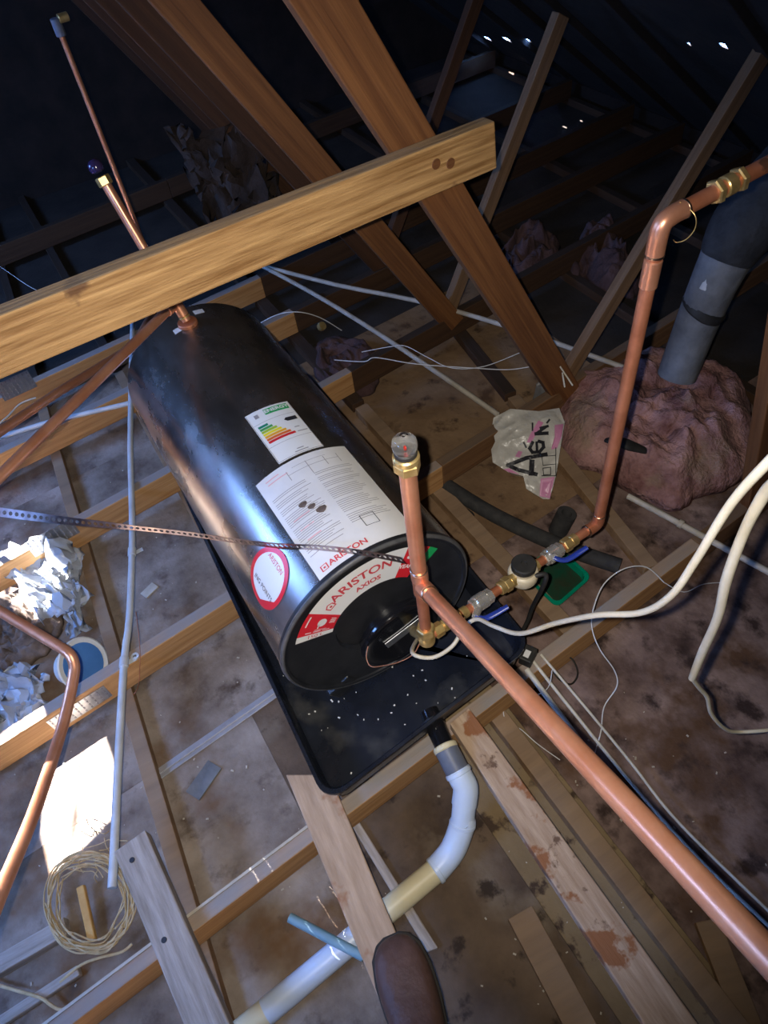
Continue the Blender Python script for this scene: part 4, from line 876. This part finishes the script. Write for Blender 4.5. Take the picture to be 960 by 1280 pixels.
# ================================================================== TWINE AND STICK
tc_ = pz(112, 1125, .03)
def coilpt(a_, rr2, dz, sq=.8): 
    p = pz(112 + rr2 * math.cos(a_), 1128 + rr2 * 1.15 * math.sin(a_), .02 + dz); return p
tw = MB(); rr = random.Random(11)
for k_ in range(13):
    ph = rr.uniform(0, 6.28); rb_ = rr.uniform(40, 58); pts = [coilpt(ph + i * 6.283 / 14, rb_ + rr.uniform(-4, 4), .006 + rr.uniform(0, .03)) for i in range(15)]
    tw.tube(pts, .0019, 6, 4)
for k_ in range(14):
    a_ = rr.uniform(0, 6.28); s0 = Vector((128 + rr.uniform(-30, 30), 1055 + rr.uniform(-25, 40), 0)); pts = [pz(s0.x + 9 * i * math.cos(a_) + rr.uniform(-4, 4), s0.y + 9 * i * math.sin(a_) + rr.uniform(-4, 4), .01 + rr.uniform(0, .035)) for i in range(5)]
    tw.tube(pts, .0013, 6, 3)
tag(tw.build('twine_coil', m_rope), 'loose coil of straw coloured twine beside the weathered grey plank', 'twine')
tag(beam('wood_offcut', pz(101, 1108, .035), pz(116, 1176, .02), .018, .016, m_stick, None), 'short orange wooden offcut standing inside the twine coil', 'wood offcut')
wire([pz(-20, 1226, .02), pz(20, 1238, .02), pz(50, 1247, .03), pz(75, 1262, .02), pz(100, 1255, .02), pz(115, 1240, .02)], 'frayed twine end curling on the boards below the coil', .0035, m_rope)
wire([pz(75, 1228, .02), pz(100, 1207, .025), pz(125, 1197, .03), pz(152, 1190, .03), pz(165, 1180, .03)], 'frayed twine strand between the coil and the grey plank', .0032, m_rope)
tag(beam('wooden_lath', pz(-30, 1298, .012), pz(100, 1213, .012), .022, .02, m_plankg, None), 'narrow dark lath on the boards beneath the frayed twine', 'lath')
tag(beam('wooden_lath', pz(-30, 1225, .018), pz(85, 1158, .018), .04, .03, m_plankg, None), 'broad pale lath on the boards left of the twine coil', 'lath')

# ================================================================== BOOT
bt = thing('boot', 'dark brown leather boot of the photographer standing on the bare plank', 'boot', (-.04, .1, .173))
toe = pz(489, 1170, .20); hd = (pz(540, 1330, .20) - toe); hd.z = 0; hd.normalize(); sdv = Vector((-hd.y, hd.x, 0)); ZB = .174
secs = [(0.0, .012, .030), (.008, .030, .048), (.03, .046, .066), (.07, .053, .078), (.12, .052, .090), (.17, .044, .115), (.21, .040, .150), (.25, .038, .20), (.285, .034, .19), (.30, .020, .15)]
mb = MB(); n = 20; vs = []
for d_, w_, h_ in secs:
    for k_ in range(n):
        a_ = 2 * math.pi * k_ / n; cx_, sn = math.cos(a_), math.sin(a_)
        zz = (h_ - .018) * (.5 + .5 * (abs(sn) ** .8) * (1 if sn > 0 else -1)); wx = w_ * (abs(cx_) ** .75) * (1 if cx_ > 0 else -1)
        vs.append(toe + hd * d_ + sdv * wx + Vector((0, 0, ZB + .018 + zz - toe.z)))
fs = [(i * n + k_, i * n + (k_ + 1) % n, (i + 1) * n + (k_ + 1) % n, (i + 1) * n + k_) for i in range(len(secs) - 1) for k_ in range(n)] + [tuple(range(n)), tuple((len(secs) - 1) * n + k_ for k_ in range(n))]
up_ = mb.add(vs, fs).build('upper', m_boot, bt); md = up_.modifiers.new('soft', 'SUBSURF'); md.levels = 1; md.render_levels = 2
mb = MB(); so_ = []
prof = [(d_, w_ + .004) for d_, w_, h_ in secs]
lft = [toe + hd * (d_ - .004) + sdv * w_ for d_, w_ in prof]; rgt = [toe + hd * (d_ - .004) - sdv * w_ for d_, w_ in prof][::-1]
lp_ = lft + rgt; nn = len(lp_)
mb.add([Vector((p.x, p.y, z)) for z in (ZB, ZB + .022) for p in lp_], [tuple(range(nn)), tuple(nn + i for i in range(nn))] + [(i, (i + 1) % nn, nn + (i + 1) % nn, nn + i) for i in range(nn)]).build('sole', m_sole, bt, False, bevel=.003)
st = [toe + hd * (.018 + .002 * abs(i)) + sdv * (i * .0115) + Vector((0, 0, ZB + .060 - .0016 * i * i - toe.z)) for i in range(-3, 4)]
tube('trouser_leg', [toe + hd * .245 + Vector((0, 0, ZB + .16 - toe.z)), toe + hd * .30 + Vector((0, 0, ZB + .34 - toe.z)), toe + hd * .36 + Vector((0, 0, ZB + .62 - toe.z))], [.062, .070, .085], m_cloth, bt, 18, 4)
for o in bpy.data.objects:
    if o.name.split('.')[0] in ('fine_print', 'label_text', 'label_border', 'dimension_sketch', 'nail_slots', 'panel_icons') or (o.name.split('.')[0] == 'pink_print' and o.parent and o.parent.name.startswith('data_label')): o['kind'] = 'stuff'
